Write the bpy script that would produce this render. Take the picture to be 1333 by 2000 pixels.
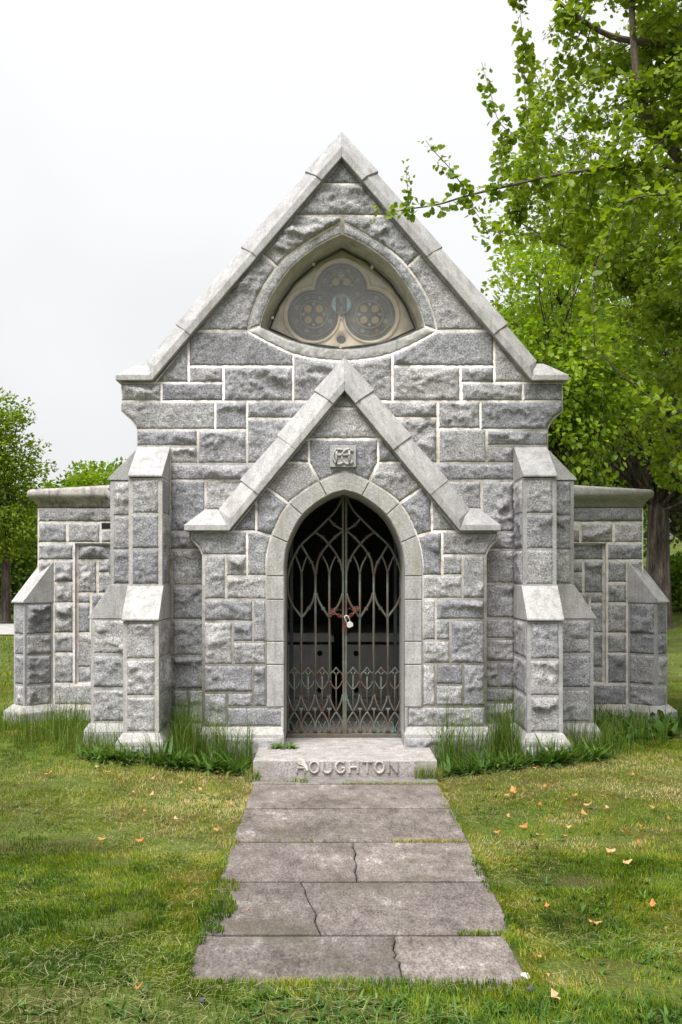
import bpy, bmesh, math, random
import numpy as np
from mathutils import Vector, Matrix
from mathutils.geometry import delaunay_2d_cdt

random.seed(7)
rng = np.random.default_rng(11)
for o in list(bpy.data.objects):
    bpy.data.objects.remove(o)
sc = bpy.context.scene
COL = sc.collection

# ------------------------------------------------------------------ camera
F = 1944.0          # focal length in photo pixels (35 mm lens)
CX, CZ = -0.11, 1.75
cam_data = bpy.data.cameras.new('camera')
cam = bpy.data.objects.new('camera', cam_data)
COL.objects.link(cam)
cam.location = (CX, 0, CZ)
cam.rotation_euler = (math.radians(90), 0, 0)
cam_data.sensor_fit = 'VERTICAL'
cam_data.sensor_height = 36
cam_data.lens = 36 * F / 2000
cam_data.shift_x = 20.5 / 2000
cam_data.shift_y = 120 / 2000
cam_data.clip_end = 2000
sc.camera = cam

# ------------------------------------------------------------------ sky and sun
SUN_EL, SUN_AZ = math.radians(62), math.radians(208)   # azimuth measured from +Y towards +X
world = bpy.data.worlds.new('World')
sc.world = world
world.use_nodes = True
wn = world.node_tree.nodes
wl = world.node_tree.links
wn.clear()
sky = wn.new('ShaderNodeTexSky')
sky.sky_type = 'NISHITA'
sky.sun_disc = False
sky.sun_elevation = SUN_EL
sky.sun_rotation = SUN_AZ
sky.air_density = 1.0
sky.dust_density = 3.0
tcw = wn.new('ShaderNodeTexCoord')
cn = wn.new('ShaderNodeTexNoise')
cn.inputs['Scale'].default_value = 1.6
cn.inputs['Detail'].default_value = 4
cr = wn.new('ShaderNodeValToRGB')
cr.color_ramp.elements[0].position = 0.3
cr.color_ramp.elements[0].color = (7.9, 8.15, 8.4, 1)
cr.color_ramp.elements[1].position = 0.62
cr.color_ramp.elements[1].color = (9.9, 9.9, 9.95, 1)
mixw = wn.new('ShaderNodeMix')
mixw.data_type = 'RGBA'
mixw.inputs[0].default_value = 0.93
bg = wn.new('ShaderNodeBackground')
bg.inputs['Strength'].default_value = 0.10
wo = wn.new('ShaderNodeOutputWorld')
wl.new(tcw.outputs['Generated'], cn.inputs['Vector'])
wl.new(cn.outputs['Fac'], cr.inputs['Fac'])
wl.new(sky.outputs['Color'], mixw.inputs[6])
wl.new(cr.outputs['Color'], mixw.inputs[7])
sepw = wn.new('ShaderNodeSeparateXYZ')
wl.new(tcw.outputs['Generated'], sepw.inputs[0])
mrw = wn.new('ShaderNodeMapRange')      # CIE-like overcast luminance
mrw.inputs['From Min'].default_value = 0.0
mrw.inputs['From Max'].default_value = 1.0
mrw.inputs['To Min'].default_value = 0.43
mrw.inputs['To Max'].default_value = 0.56
wl.new(sepw.outputs['Z'], mrw.inputs['Value'])
mulw = wn.new('ShaderNodeMix'); mulw.data_type = 'RGBA'; mulw.blend_type = 'MULTIPLY'
mulw.inputs[0].default_value = 1.0
wl.new(mixw.outputs[2], mulw.inputs[6]); wl.new(mrw.outputs[0], mulw.inputs[7])
wl.new(mulw.outputs[2], bg.inputs['Color'])
wl.new(bg.outputs['Background'], wo.inputs['Surface'])

sun_data = bpy.data.lights.new('sun', 'SUN')
sun_data.energy = 3.0
sun_data.angle = math.radians(38)
sun_data.color = (1.0, 0.985, 0.96)
sun = bpy.data.objects.new('sun', sun_data)
COL.objects.link(sun)
sdir = Vector((math.sin(SUN_AZ) * math.cos(SUN_EL), math.cos(SUN_AZ) * math.cos(SUN_EL), math.sin(SUN_EL)))
sun.rotation_euler = sdir.to_track_quat('Z', 'Y').to_euler()
sun.location = sdir * 40

sc.view_settings.view_transform = 'Standard'
sc.view_settings.look = 'None'
sc.view_settings.gamma = 1
sc.view_settings.use_curve_mapping = False
sc.view_settings.exposure = 1.14
sc.render.engine = 'CYCLES'
sc.cycles.use_denoising = True
sc.cycles.max_bounces = 6
sc.cycles.diffuse_bounces = 3
sc.cycles.glossy_bounces = 2
sc.cycles.transparent_max_bounces = 8
sc.cycles.caustics_reflective = False
sc.cycles.caustics_refractive = False

# ------------------------------------------------------------------ helpers
def PX(px, d): return (px - 646) * d / F + CX
def PZ(py, d): return CZ - (py - 1120) * d / F
def at(px, py, d): return Vector((PX(px, d), d, PZ(py, d)))
def sstep(a, b, x):
    t = np.clip((x - a) / (b - a), 0, 1)
    return t * t * (3 - 2 * t)

def _hash(ix, iy, seed):
    h = (ix.astype(np.int64) * 374761393 + iy.astype(np.int64) * 668265263 + seed * 1274126177) & 0x7fffffff
    h = ((h ^ (h >> 13)) * 1274126177) & 0x7fffffff
    h = (h ^ (h >> 16)) & 0xffff
    return h / 65535.0

def vnoise(x, y, seed=0):
    x = np.asarray(x, float); y = np.asarray(y, float)
    ix = np.floor(x); iy = np.floor(y)
    fx = x - ix; fy = y - iy
    fx = fx * fx * (3 - 2 * fx); fy = fy * fy * (3 - 2 * fy)
    a = _hash(ix, iy, seed); b = _hash(ix + 1, iy, seed)
    c = _hash(ix, iy + 1, seed); d = _hash(ix + 1, iy + 1, seed)
    return (a * (1 - fx) + b * fx) * (1 - fy) + (c * (1 - fx) + d * fx) * fy

def fbm(x, y, seed=0, oct=3):
    s = 0; a = 0.5; f = 1.0
    for k in range(oct):
        s = s + a * vnoise(x * f, y * f, seed + k * 17)
        a *= 0.5; f *= 2.03
    return s / (1 - 0.5 ** oct)

def fast_mesh(name, verts, faces_list):
    """verts (N,3); faces_list: list of int arrays (M,k)"""
    me = bpy.data.meshes.new(name)
    verts = np.ascontiguousarray(verts, dtype=np.float32)
    me.vertices.add(len(verts))
    me.vertices.foreach_set('co', verts.ravel())
    nl = sum(f.size for f in faces_list)
    npoly = sum(len(f) for f in faces_list)
    me.loops.add(nl)
    me.polygons.add(npoly)
    li = np.concatenate([f.ravel() for f in faces_list]).astype(np.int32)
    tot = np.concatenate([np.full(len(f), f.shape[1]) for f in faces_list]).astype(np.int32)
    start = np.concatenate([[0], np.cumsum(tot)[:-1]]).astype(np.int32)
    me.loops.foreach_set('vertex_index', li)
    me.polygons.foreach_set('loop_start', start)
    me.polygons.foreach_set('loop_total', tot)
    me.update(calc_edges=True)
    return me

def add_attr(me, name, vals):
    a = me.attributes.new(name, 'FLOAT', 'POINT')
    a.data.foreach_set('value', np.ascontiguousarray(vals, dtype=np.float32))

def link(name, me, mat, parent=None, recenter=False):
    o = bpy.data.objects.new(name, me)
    COL.objects.link(o)
    if mat is not None and not me.materials:
        me.materials.append(mat)
    if recenter:
        n = len(me.vertices)
        co = np.empty(n * 3, np.float32)
        me.vertices.foreach_get('co', co)
        co = co.reshape(-1, 3)
        c = co.mean(0)
        me.vertices.foreach_set('co', (co - c).ravel())
        me.update()
        o.location = Vector([float(v) for v in c])
    if parent is not None:
        o.parent = parent
        o.matrix_parent_inverse = PWORLD.get(parent.name, Matrix.Identity(4)).inverted()
    return o

PWORLD = {}
def tag(o, label=None, cat=None, group=None, kind=None):
    if label: o['label'] = label
    if cat: o['category'] = cat
    if group: o['group'] = group
    if kind: o['kind'] = kind
    return o

def empty(name, loc, label=None, cat=None, group=None):
    o = bpy.data.objects.new(name, None)
    COL.objects.link(o)
    o.location = loc
    o.empty_display_size = 0.2
    PWORLD[o.name] = Matrix.Translation(Vector(loc))
    return tag(o, label, cat, group)

class MB:
    """collects simple solids into one mesh"""
    def __init__(self):
        self.v = []; self.f = []
    def add(self, vs, fs):
        b = len(self.v)
        self.v += [tuple(v) for v in vs]
        self.f += [tuple(i + b for i in f) for f in fs]
    def box(self, x0, x1, y0, y1, z0, z1):
        self.add([(x0, y0, z0), (x1, y0, z0), (x1, y1, z0), (x0, y1, z0), (x0, y0, z1), (x1, y0, z1), (x1, y1, z1), (x0, y1, z1)],
                 [(0, 3, 2, 1), (4, 5, 6, 7), (0, 1, 5, 4), (1, 2, 6, 5), (2, 3, 7, 6), (3, 0, 4, 7)])
        return self
    def hull(self, pts):
        bm = bmesh.new()
        for p in pts: bm.verts.new(p)
        r = bmesh.ops.convex_hull(bm, input=bm.verts[:])
        bmesh.ops.delete(bm, geom=[g for g in r['geom_interior'] if isinstance(g, bmesh.types.BMVert)], context='VERTS')
        bmesh.ops.dissolve_limit(bm, angle_limit=0.002, verts=bm.verts[:], edges=bm.edges[:])
        bmesh.ops.recalc_face_normals(bm, faces=bm.faces[:])
        bm.verts.index_update()
        self.add([v.co[:] for v in bm.verts], [[v.index for v in f.verts] for f in bm.faces])
        bm.free()
        return self
    def tube(self, pts, rad, sides=6, flat=1.0, up=None, cap=True, closed=False):
        pts = [Vector(p) for p in pts]
        n = len(pts)
        if not hasattr(rad, '__len__'): rad = [rad] * n
        rings = []
        prev = None
        for i, p in enumerate(pts):
            if closed:
                t = pts[(i + 1) % n] - pts[i - 1]
            else:
                t = pts[min(i + 1, n - 1)] - pts[max(i - 1, 0)]
            if t.length < 1e-9: t = Vector((0, 0, 1))
            t.normalize()
            u = up if up is not None else (Vector((0, 0, 1)) if abs(t.z) < 0.9 else Vector((1, 0, 0)))
            if prev is not None and up is None: u = prev
            a = t.cross(u)
            if a.length < 1e-6: a = t.cross(Vector((0.3, 1, 0.2)))
            a.normalize()
            b = a.cross(t).normalized()
            prev = b
            rings.append([p + a * (math.cos(k * 2 * math.pi / sides + math.pi / sides) * rad[i]) + b * (math.sin(k * 2 * math.pi / sides + math.pi / sides) * rad[i] * flat) for k in range(sides)])
        vs = [v for r in rings for v in r]
        fs = []
        rn = n if closed else n - 1
        for i in range(rn):
            j = (i + 1) % n
            for k in range(sides):
                fs.append((i * sides + k, i * sides + (k + 1) % sides, j * sides + (k + 1) % sides, j * sides + k))
        if cap and not closed:
            fs.append(tuple(range(sides - 1, -1, -1)))
            fs.append(tuple((n - 1) * sides + k for k in range(sides)))
        self.add(vs, fs)
        return self
    def mesh(self, name, smooth=False, fix=True):
        me = bpy.data.meshes.new(name)
        me.from_pydata(self.v, [], self.f)
        if fix:
            bm = bmesh.new(); bm.from_mesh(me)
            bmesh.ops.recalc_face_normals(bm, faces=bm.faces[:])
            bm.to_mesh(me); bm.free()
        if smooth:
            me.polygons.foreach_set('use_smooth', [True] * len(me.polygons))
        me.update()
        return me
    def build(self, name, mat, parent=None, smooth=False, bevel=0.0, recenter=False):
        o = link(name, self.mesh(name, smooth), mat, parent, recenter)
        if bevel:
            m = o.modifiers.new('bevel', 'BEVEL'); m.width = bevel; m.segments = 2; m.limit_method = 'ANGLE'
            m.angle_limit = math.radians(25)
        return o

def area2(p):
    return sum(p[i][0] * p[(i + 1) % len(p)][1] - p[(i + 1) % len(p)][0] * p[i][1] for i in range(len(p)))
def ccw(p):
    p = [tuple(q) for q in p]
    return p if area2(p) > 0 else p[::-1]

def inset_poly(p, dist):
    """p CCW; dist scalar or per-edge list (edge i: p[i]->p[i+1])"""
    n = len(p)
    if not hasattr(dist, '__len__'): dist = [dist] * n
    lines = []
    for i in range(n):
        a = np.array(p[i]); b = np.array(p[(i + 1) % n])
        t = (b - a); L = np.linalg.norm(t); t = t / max(L, 1e-9)
        nrm = np.array([-t[1], t[0]])
        lines.append((a + nrm * dist[i], t, nrm))
    out = []
    for i in range(n):
        (p0, t0, n0), (p1, t1, n1) = lines[i - 1], lines[i]
        cr_ = t0[0] * t1[1] - t0[1] * t1[0]
        if abs(cr_) < 0.05:
            out.append(tuple(np.array(p[i]) + (n0 * dist[i - 1] + n1 * dist[i]) / 2))
        else:
            s = ((p1 - p0)[0] * t1[1] - (p1 - p0)[1] * t1[0]) / cr_
            q = p0 + t0 * s
            dv = q - np.array(p[i]); L = np.linalg.norm(dv); mx = 3.5 * max(dist[i], dist[i - 1], 1e-6)
            if L > mx: q = np.array(p[i]) + dv * mx / L
            out.append(tuple(q))
    return out

def in_poly(pts, poly):
    pts = np.asarray(pts); x, y = pts[:, 0], pts[:, 1]
    r = np.zeros(len(pts), bool)
    n = len(poly)
    for i in range(n):
        x0, y0 = poly[i]; x1, y1 = poly[(i + 1) % n]
        if y0 == y1: continue
        c = ((y0 > y) != (y1 > y)) & (x < (x1 - x0) * (y - y0) / (y1 - y0) + x0)
        r ^= c
    return r

def edge_dist(pts, poly):
    pts = np.asarray(pts)
    best = np.full(len(pts), 1e9)
    n = len(poly)
    for i in range(n):
        a = np.array(poly[i]); b = np.array(poly[(i + 1) % n])
        ab = b - a; L2 = max(ab @ ab, 1e-12)
        t = np.clip(((pts - a) @ ab) / L2, 0, 1)
        dd = np.linalg.norm(pts - a - t[:, None] * ab, axis=1)
        best = np.minimum(best, dd)
    return best

class Frame:
    def __init__(self, O, U, V, N):
        self.O, self.U, self.V, self.N = [np.array(v, float) for v in (O, U, V, N)]
    def map(self, uv, n):
        uv = np.asarray(uv, float)
        n = np.broadcast_to(np.asarray(n, float), (len(uv),))
        return self.O + uv[:, :1] * self.U + uv[:, 1:2] * self.V + n[:, None] * self.N
def front(d): return Frame((0, d, 0), (1, 0, 0), (0, 0, 1), (0, -1, 0))

SEED = [100]
def rock_stone(fr, poly, parent, mat, gap=0.0078, bulge=0.035, step=0.019, name='stone', base=0.002):
    """one rock-faced block: flat drafted edge, pitched broken face, own mesh"""
    SEED[0] += 1
    sd = SEED[0]
    r = np.random.default_rng(sd)
    poly = ccw(poly)
    pin = inset_poly(poly, gap)
    # boundary samples with a slightly chipped line
    bnd = []
    n = len(pin)
    for i in range(n):
        a = np.array(pin[i]); b = np.array(pin[(i + 1) % n])
        L = np.linalg.norm(b - a)
        k = max(1, int(round(L / (step * 1.1))))
        t = (b - a) / max(L, 1e-9); nr = np.array([-t[1], t[0]])
        for j in range(k):
            q = a + (b - a) * j / k
            if j > 0:
                q = q + nr * (0.0 + 0.005 * float(vnoise(q[0] * 22, q[1] * 22, sd)) + r.uniform(0, 0.002))
            bnd.append(q)
    bnd = np.array(bnd)
    lo = bnd.min(0); hi = bnd.max(0)
    gx = np.arange(lo[0] + step * .5, hi[0], step); gy = np.arange(lo[1] + step * .5, hi[1], step * .9)
    if len(gx) and len(gy):
        G = np.stack(np.meshgrid(gx, gy), -1).astype(float)
        G[1::2, :, 0] += step * .5
        G = G.reshape(-1, 2)
        G += r.uniform(-.3, .3, G.shape) * step
        bl = [tuple(b) for b in bnd]
        G = G[in_poly(G, bl)]
        if len(G):
            G = G[edge_dist(G, bl) > step * .45]
    else:
        G = np.zeros((0, 2))
    P = np.vstack([bnd, G]) if len(G) else bnd
    nb = len(bnd)
    res = delaunay_2d_cdt([Vector(p) for p in P], [(i, (i + 1) % nb) for i in range(nb)], [], 0, 1e-6)
    V2 = np.array([v[:] for v in res[0]])
    T = np.array([f for f in res[2] if len(f) == 3])
    cen = V2[T].mean(1)
    keep = in_poly(cen, [tuple(b) for b in bnd])
    T = T[keep]
    onb = np.array([any(i < nb for i in oi) for oi in res[3]])
    dist = edge_dist(V2, [tuple(b) for b in bnd])
    dist[onb] = 0
    u, v = V2[:, 0], V2[:, 1]
    size = hi - lo
    c = (lo + hi) / 2
    w = min(size) * 0.5
    # pitched edge then irregular broken face
    prof = 1 - np.exp(-dist / 0.014)
    h = 0.55 + 1.35 * (fbm(u * 4.0, v * 6, sd, 3) - .5) + 0.40 * np.clip(dist / max(w, .03), 0, 1)
    # broken ledges: each lip juts out and drops back sharply below
    tl = r.uniform(-4, 4)
    wv_ = v * r.uniform(5, 9) + tl * u * .6 + 2.2 * fbm(u * 3.2 + 11, v * 3.2, sd + 40, 3) + r.random()
    fr_ = wv_ - np.floor(wv_)
    amp = r.uniform(.35, 1.25) * np.clip(2.2 * (fbm(u * 4 + 2, v * 4, sd + 60, 2) - .32), 0, 1)
    h = h + amp * (np.minimum((1 - fr_) * 1.15, fr_ * 9) - .45)
    # conchoidal chips: cut with a few random tilted planes
    for k in range(r.integers(3, 7)):
        px_, py_ = r.uniform(lo, hi)
        ang = r.uniform(0, 2 * math.pi) if r.random() > .45 else r.uniform(-2.2, -0.9)
        sl = r.uniform(3, 13)
        plane = r.uniform(.25, 1.0) + sl * (-(u - px_) * math.cos(ang) - (v - py_) * math.sin(ang)) + 0.5 * (vnoise(u * 14, v * 14, sd + k) - .5)
        h = np.minimum(h, np.maximum(plane, r.uniform(.0, .35)))
    # one or two big spalls with a sharp upper lip
    for k in range(r.integers(1, 4)):
        cu, cv = r.uniform(lo, hi); ru = r.uniform(.06, .16); rv_ = r.uniform(.035, .08)
        du = (u - cu) / ru; dvv = (v - cv) / rv_ + .5 * (vnoise(u * 16, v * 16, sd + 70 + k) - .5)
        ins = np.clip(1 - (du ** 2 + dvv ** 2), 0, 1)
        h = h - np.where(ins > 0, (.25 + .55 * ins) * np.clip((dvv + 1.1), 0, 1.4) * .8, 0)
    ridge = 1 - np.abs(2 * fbm(u * 11 + 3, v * 17, sd + 5, 2) - 1)
    h = h + 0.30 * (ridge - .6) + 0.30 * (vnoise(u * 30, v * 36, sd + 9) - .5) + 0.14 * (r.random(len(u)) - .5)
    n_ = base + prof * np.maximum(h, 0.06) * bulge * r.uniform(1.3, 2.1)
    n_[onb] = .0006
    W = fr.map(V2, n_)
    bi = np.nonzero(onb)[0]
    back = fr.map(V2[bi], -0.012)
    mapb = {int(b): len(W) + k for k, b in enumerate(bi)}
    # boundary edges
    ed = {}
    for t in T:
        for a, b in ((t[0], t[1]), (t[1], t[2]), (t[2], t[0])):
            ed[(int(a), int(b))] = 1
    quads = [(b, a, mapb[a], mapb[b]) for (a, b) in ed if (b, a) not in ed and a in mapb and b in mapb]
    allv = np.vstack([W, back])
    fl = [T]
    if quads: fl.append(np.array(quads))
    me = fast_mesh(name, allv, fl)
    return link(name, me, mat, parent, recenter=True)

def smooth_stone(fr, poly, parent, mat, n0, n1, gap=0.004, cham=0.006, name='stone'):
    """dressed block: flat front with small chamfer"""
    poly = ccw(poly)
    p0 = inset_poly(poly, gap)
    p1 = inset_poly(p0, cham)
    n = len(p0)
    A = fr.map(p0, n0); B = fr.map(p0, n1 - cham); C = fr.map(p1, n1)
    vs = np.vstack([A, B, C])
    fs = []
    for i in range(n):
        j = (i + 1) % n
        fs.append((i, j, n + j, n + i)); fs.append((n + i, n + j, 2 * n + j, 2 * n + i))
    me = bpy.data.meshes.new(name)
    me.from_pydata([tuple(v) for v in vs], [], fs + [tuple(2 * n + i for i in range(n))])
    me.update()
    return link(name, me, mat, parent, recenter=True)

def plate(fr, outline, holes, n0, n1):
    """slab with holes, returns mesh (front at n1, back at n0)"""
    polys = [ccw(outline)] + [ccw(h)[::-1] for h in holes]
    P = []; E = []
    for p in polys:
        b = len(P)
        P += [Vector(q) for q in p]
        E += [(b + i, b + (i + 1) % len(p)) for i in range(len(p))]
    res = delaunay_2d_cdt(P, E, [], 0, 1e-6)
    V2 = np.array([v[:] for v in res[0]]); T = np.array([f for f in res[2]])
    cen = V2[T].mean(1)
    k = in_poly(cen, polys[0])
    for h in polys[1:]: k &= ~in_poly(cen, h)
    T = T[k]
    A = fr.map(V2, n1); B = fr.map(V2, n0)
    nv = len(A)
    ed = set()
    for t in T:
        for a, b in ((t[0], t[1]), (t[1], t[2]), (t[2], t[0])): ed.add((int(a), int(b)))
    q = [(b, a, a + nv, b + nv) for (a, b) in ed if (b, a) not in ed]
    return fast_mesh('plate', np.vstack([A, B]), [T, T[:, ::-1] + nv, np.array(q)])

# ------------------------------------------------------------------ materials
def mat_new(name):
    m = bpy.data.materials.new(name); m.use_nodes = True
    nt = m.node_tree
    b = nt.nodes['Principled BSDF']
    return m, nt, b
def N(nt, t, **kw):
    n = nt.nodes.new(t)
    for k, v in kw.items():
        if k in n.inputs: n.inputs[k].default_value = v
        else: setattr(n, k, v)
    return n
def ramp(nt, stops, interp='LINEAR'):
    r = nt.nodes.new('ShaderNodeValToRGB')
    r.color_ramp.interpolation = interp
    els = r.color_ramp.elements
    while len(els) < len(stops): els.new(0.5)
    for e, (p, c) in zip(els, stops):
        e.position = p
        e.color = (c[0], c[1], c[2], 1) if hasattr(c, '__len__') else (c, c, c, 1)
    return r
def pos(nt):
    return nt.nodes.new('ShaderNodeNewGeometry').outputs['Position']
def noise(nt, vec, scale, detail=3, rough=.55):
    n = N(nt, 'ShaderNodeTexNoise'); n.inputs['Scale'].default_value = scale
    n.inputs['Detail'].default_value = detail; n.inputs['Roughness'].default_value = rough
    nt.links.new(vec, n.inputs['Vector'])
    return n.outputs['Fac']
def mixc(nt, fac, a, b, mode='MIX'):
    m = nt.nodes.new('ShaderNodeMix'); m.data_type = 'RGBA'; m.blend_type = mode
    for s, v in ((0, fac), (6, a), (7, b)):
        if isinstance(v, (int, float)): m.inputs[s].default_value = v
        elif isinstance(v, tuple): m.inputs[s].default_value = (*v, 1) if len(v) == 3 else v
        else: nt.links.new(v, m.inputs[s])
    return m.outputs[2]
def bump(nt, b, h, strength=.5, dist=.01):
    bp = nt.nodes.new('ShaderNodeBump'); bp.inputs['Strength'].default_value = strength; bp.inputs['Distance'].default_value = dist
    nt.links.new(h, bp.inputs['Height']); nt.links.new(bp.outputs['Normal'], b.inputs['Normal'])
def attr(nt, name):
    a = nt.nodes.new('ShaderNodeAttribute'); a.attribute_name = name
    return a.outputs['Fac']
def math_(nt, op, a, b):
    m = nt.nodes.new('ShaderNodeMath'); m.operation = op
    for i, v in enumerate((a, b)):
        if isinstance(v, (int, float)): m.inputs[i].default_value = v
        else: nt.links.new(v, m.inputs[i])
    return m.outputs[0]

def granite(name, dark, mid, light, tone=(.8, 1.12), bumps=.6, stain=None, rough=.85, vary=1.0):
    m, nt, b = mat_new(name)
    p = pos(nt)
    sp = math_(nt, 'ADD', math_(nt, 'MULTIPLY', noise(nt, p, 170, 2, .7), .5), math_(nt, 'MULTIPLY', noise(nt, p, 62, 2, .7), .5))
    r1 = ramp(nt, [(.36, dark), (.5, mid), (.63, light)])
    nt.links.new(sp, r1.inputs[0])
    big = noise(nt, p, 7, 4, .6)
    r2 = ramp(nt, [(.3, tone[0]), (.7, tone[1])])
    nt.links.new(big, r2.inputs[0])
    col = mixc(nt, 1.0, r1.outputs[0], r2.outputs[0], 'MULTIPLY')
    oi = nt.nodes.new('ShaderNodeObjectInfo')
    r3 = ramp(nt, [(0, (.72, .71, .74)), (.35, (.92, .915, .935)), (.7, (1.04, 1.02, 1.0)), (1, (1.22, 1.18, 1.15))])
    nt.links.new(oi.outputs['Random'], r3.inputs[0])
    col = mixc(nt, vary, col, r3.outputs[0], 'MULTIPLY')
    if stain:
        mp = N(nt, 'ShaderNodeMapping'); mp.inputs['Scale'].default_value = (14, 14, 1.6)
        nt.links.new(p, mp.inputs['Vector'])
        st = noise(nt, mp.outputs[0], 1.2, 4, .6)
        r4 = ramp(nt, [(.5, 0.0), (.72, 1.0)])
        nt.links.new(st, r4.inputs[0])
        f = math_(nt, 'MULTIPLY', r4.outputs[0], stain[1])
        col = mixc(nt, f, col, stain[0])
    nt.links.new(col, b.inputs['Base Color'])
    b.inputs['Roughness'].default_value = rough
    b.inputs['Specular IOR Level'].default_value = .25
    h = math_(nt, 'ADD', noise(nt, p, 60, 4, .65), math_(nt, 'MULTIPLY', sp, .35))
    bump(nt, b, h, bumps, .012)
    return m

M = {}
M['rock'] = granite('rock_faced_granite', (.13, .130, .136), (.30, .298, .306), (.56, .553, .56), (.70, 1.24), .75)
M['smooth'] = granite('dressed_granite', (.28, .272, .27), (.40, .392, .388), (.50, .492, .486), (.78, 1.12), .2, ((.20, .175, .15), .6), vary=.35)
M['arch'] = granite('arch_granite', (.24, .232, .22), (.38, .37, .355), (.49, .48, .46), (.85, 1.1), .16, ((.26, .22, .15), .5), vary=.25)
M['reveal'] = granite('weathered_reveal_granite', (.32, .31, .275), (.47, .455, .41), (.58, .565, .52), (.75, 1.1), .16, ((.12, .10, .06), .5))
M['margin'] = granite('drafted_margin_granite', (.29, .28, .28), (.42, .41, .405), (.52, .51, .50), (.75, 1.1), .3, ((.22, .20, .17), .5))
M['cap'] = granite('weathered_cap_granite', (.26, .245, .23), (.4, .38, .36), (.5, .48, .455), (.55, 1.1), .2, ((.09, .055, .05), 1.0))
M['dark_stone'] = granite('interior_granite', (.10, .095, .09), (.16, .155, .15), (.22, .215, .21), (.85, 1.1), .2)

def mortar():
    m, nt, b = mat_new('pale_mortar')
    p = pos(nt)
    r = ramp(nt, [(.32, (.42, .36, .31)), (.44, (.64, .585, .54)), (.60, (.76, .72, .685)), (.75, (.80, .77, .74))])
    nt.links.new(noise(nt, p, 14, 4, .65), r.inputs[0])
    fine = ramp(nt, [(.3, .8), (.6, 1.05)])
    nt.links.new(noise(nt, p, 120, 2), fine.inputs[0])
    nt.links.new(mixc(nt, 1.0, r.outputs[0], fine.outputs[0], 'MULTIPLY'), b.inputs['Base Color'])
    b.inputs['Roughness'].default_value = .9
    bump(nt, b, noise(nt, p, 70, 3), .5, .008)
    return m
M['mortar'] = mortar()

def simple(name, col, rough=.7, metal=0, var=.25, scale=20, bmp=.2):
    m, nt, b = mat_new(name)
    p = pos(nt)
    r = ramp(nt, [(.3, tuple(c * (1 - var) for c in col)), (.7, tuple(min(1, c * (1 + var)) for c in col))])
    nt.links.new(noise(nt, p, scale, 4), r.inputs[0])
    nt.links.new(r.outputs[0], b.inputs['Base Color'])
    b.inputs['Roughness'].default_value = rough; b.inputs['Metallic'].default_value = metal
    if bmp: bump(nt, b, noise(nt, p, scale * 4, 3), bmp, .006)
    return m
M['tracery'] = simple('tan_stone_tracery', (.60, .50, .365), .8, 0, .28, 7)
M['slate'] = simple('slate_roof', (.13, .13, .14), .7, 0, .25, 6)
M['asphalt'] = simple('pale_road', (.34, .32, .31), .9, 0, .15, 3)
M['rust'] = simple('rusty_chain', (.22, .075, .045), .75, .2, .45, 90)
M['steel'] = simple('padlock_steel', (.72, .70, .67), .4, .35, .1, 60)
M['frame'] = simple('dark_bronze_frame', (.045, .055, .055), .6, .3, .4, 12)
M['black'] = simple('dark_hole', (.01, .01, .01), .9, 0, .1, 10, 0)
M['pebble'] = simple('pale_pebble', (.62, .57, .54), .7, 0, .15, 40)
M['pebble_dark'] = simple('dark_pebble', (.05, .05, .06), .8, 0, .2, 40)
M['lead'] = simple('leaded_glass_dark', (.075, .073, .07), .35, 0, .35, 18, .3)
M['amber'] = simple('amber_glass', (.34, .24, .10), .3, 0, .25, 60, .1)
M['amber2'] = simple('brown_glass', (.17, .12, .065), .3, 0, .3, 60, .1)
M['cyan2'] = simple('pale_blue_glass', (.22, .26, .26), .3, 0, .3, 60, .1)
M['cyan'] = simple('turquoise_glass', (.22, .50, .52), .3, 0, .2, 50, .1)
M['greyglass'] = simple('grey_glass', (.20, .19, .165), .3, 0, .25, 60, .1)

def bronze():
    m, nt, b = mat_new('patinated_bronze')
    p = pos(nt)
    r = ramp(nt, [(.30, (.095, .062, .048)), (.42, (.13, .098, .074)), (.54, (.13, .13, .10)), (.64, (.14, .185, .16)), (.76, (.19, .33, .30))])
    nt.links.new(noise(nt, p, 6.5, 5, .62), r.inputs[0])
    nt.links.new(r.outputs[0], b.inputs['Base Color'])
    b.inputs['Metallic'].default_value = .25; b.inputs['Roughness'].default_value = .55
    bump(nt, b, noise(nt, p, 130, 3), .35, .004)
    return m
M['bronze'] = bronze()

def haze_glass():
    m, nt, b = mat_new('dusty_protective_glass')
    out = nt.nodes['Material Output']
    tr = N(nt, 'ShaderNodeBsdfTransparent'); gl = N(nt, 'ShaderNodeBsdfGlossy'); gl.inputs['Roughness'].default_value = .12
    df = N(nt, 'ShaderNodeBsdfDiffuse'); df.inputs['Color'].default_value = (.6, .57, .52, 1)
    p = pos(nt)
    r = ramp(nt, [(.3, .02), (.7, .10)])
    nt.links.new(noise(nt, p, 5, 4), r.inputs[0])
    m1 = N(nt, 'ShaderNodeMixShader'); nt.links.new(r.outputs[0], m1.inputs[0]); nt.links.new(tr.outputs[0], m1.inputs[1]); nt.links.new(df.outputs[0], m1.inputs[2])
    m2 = N(nt, 'ShaderNodeMixShader'); m2.inputs[0].default_value = .05
    nt.links.new(m1.outputs[0], m2.inputs[1]); nt.links.new(gl.outputs[0], m2.inputs[2])
    nt.links.new(m2.outputs[0], out.inputs['Surface'])
    return m
M['glass'] = haze_glass()

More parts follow.
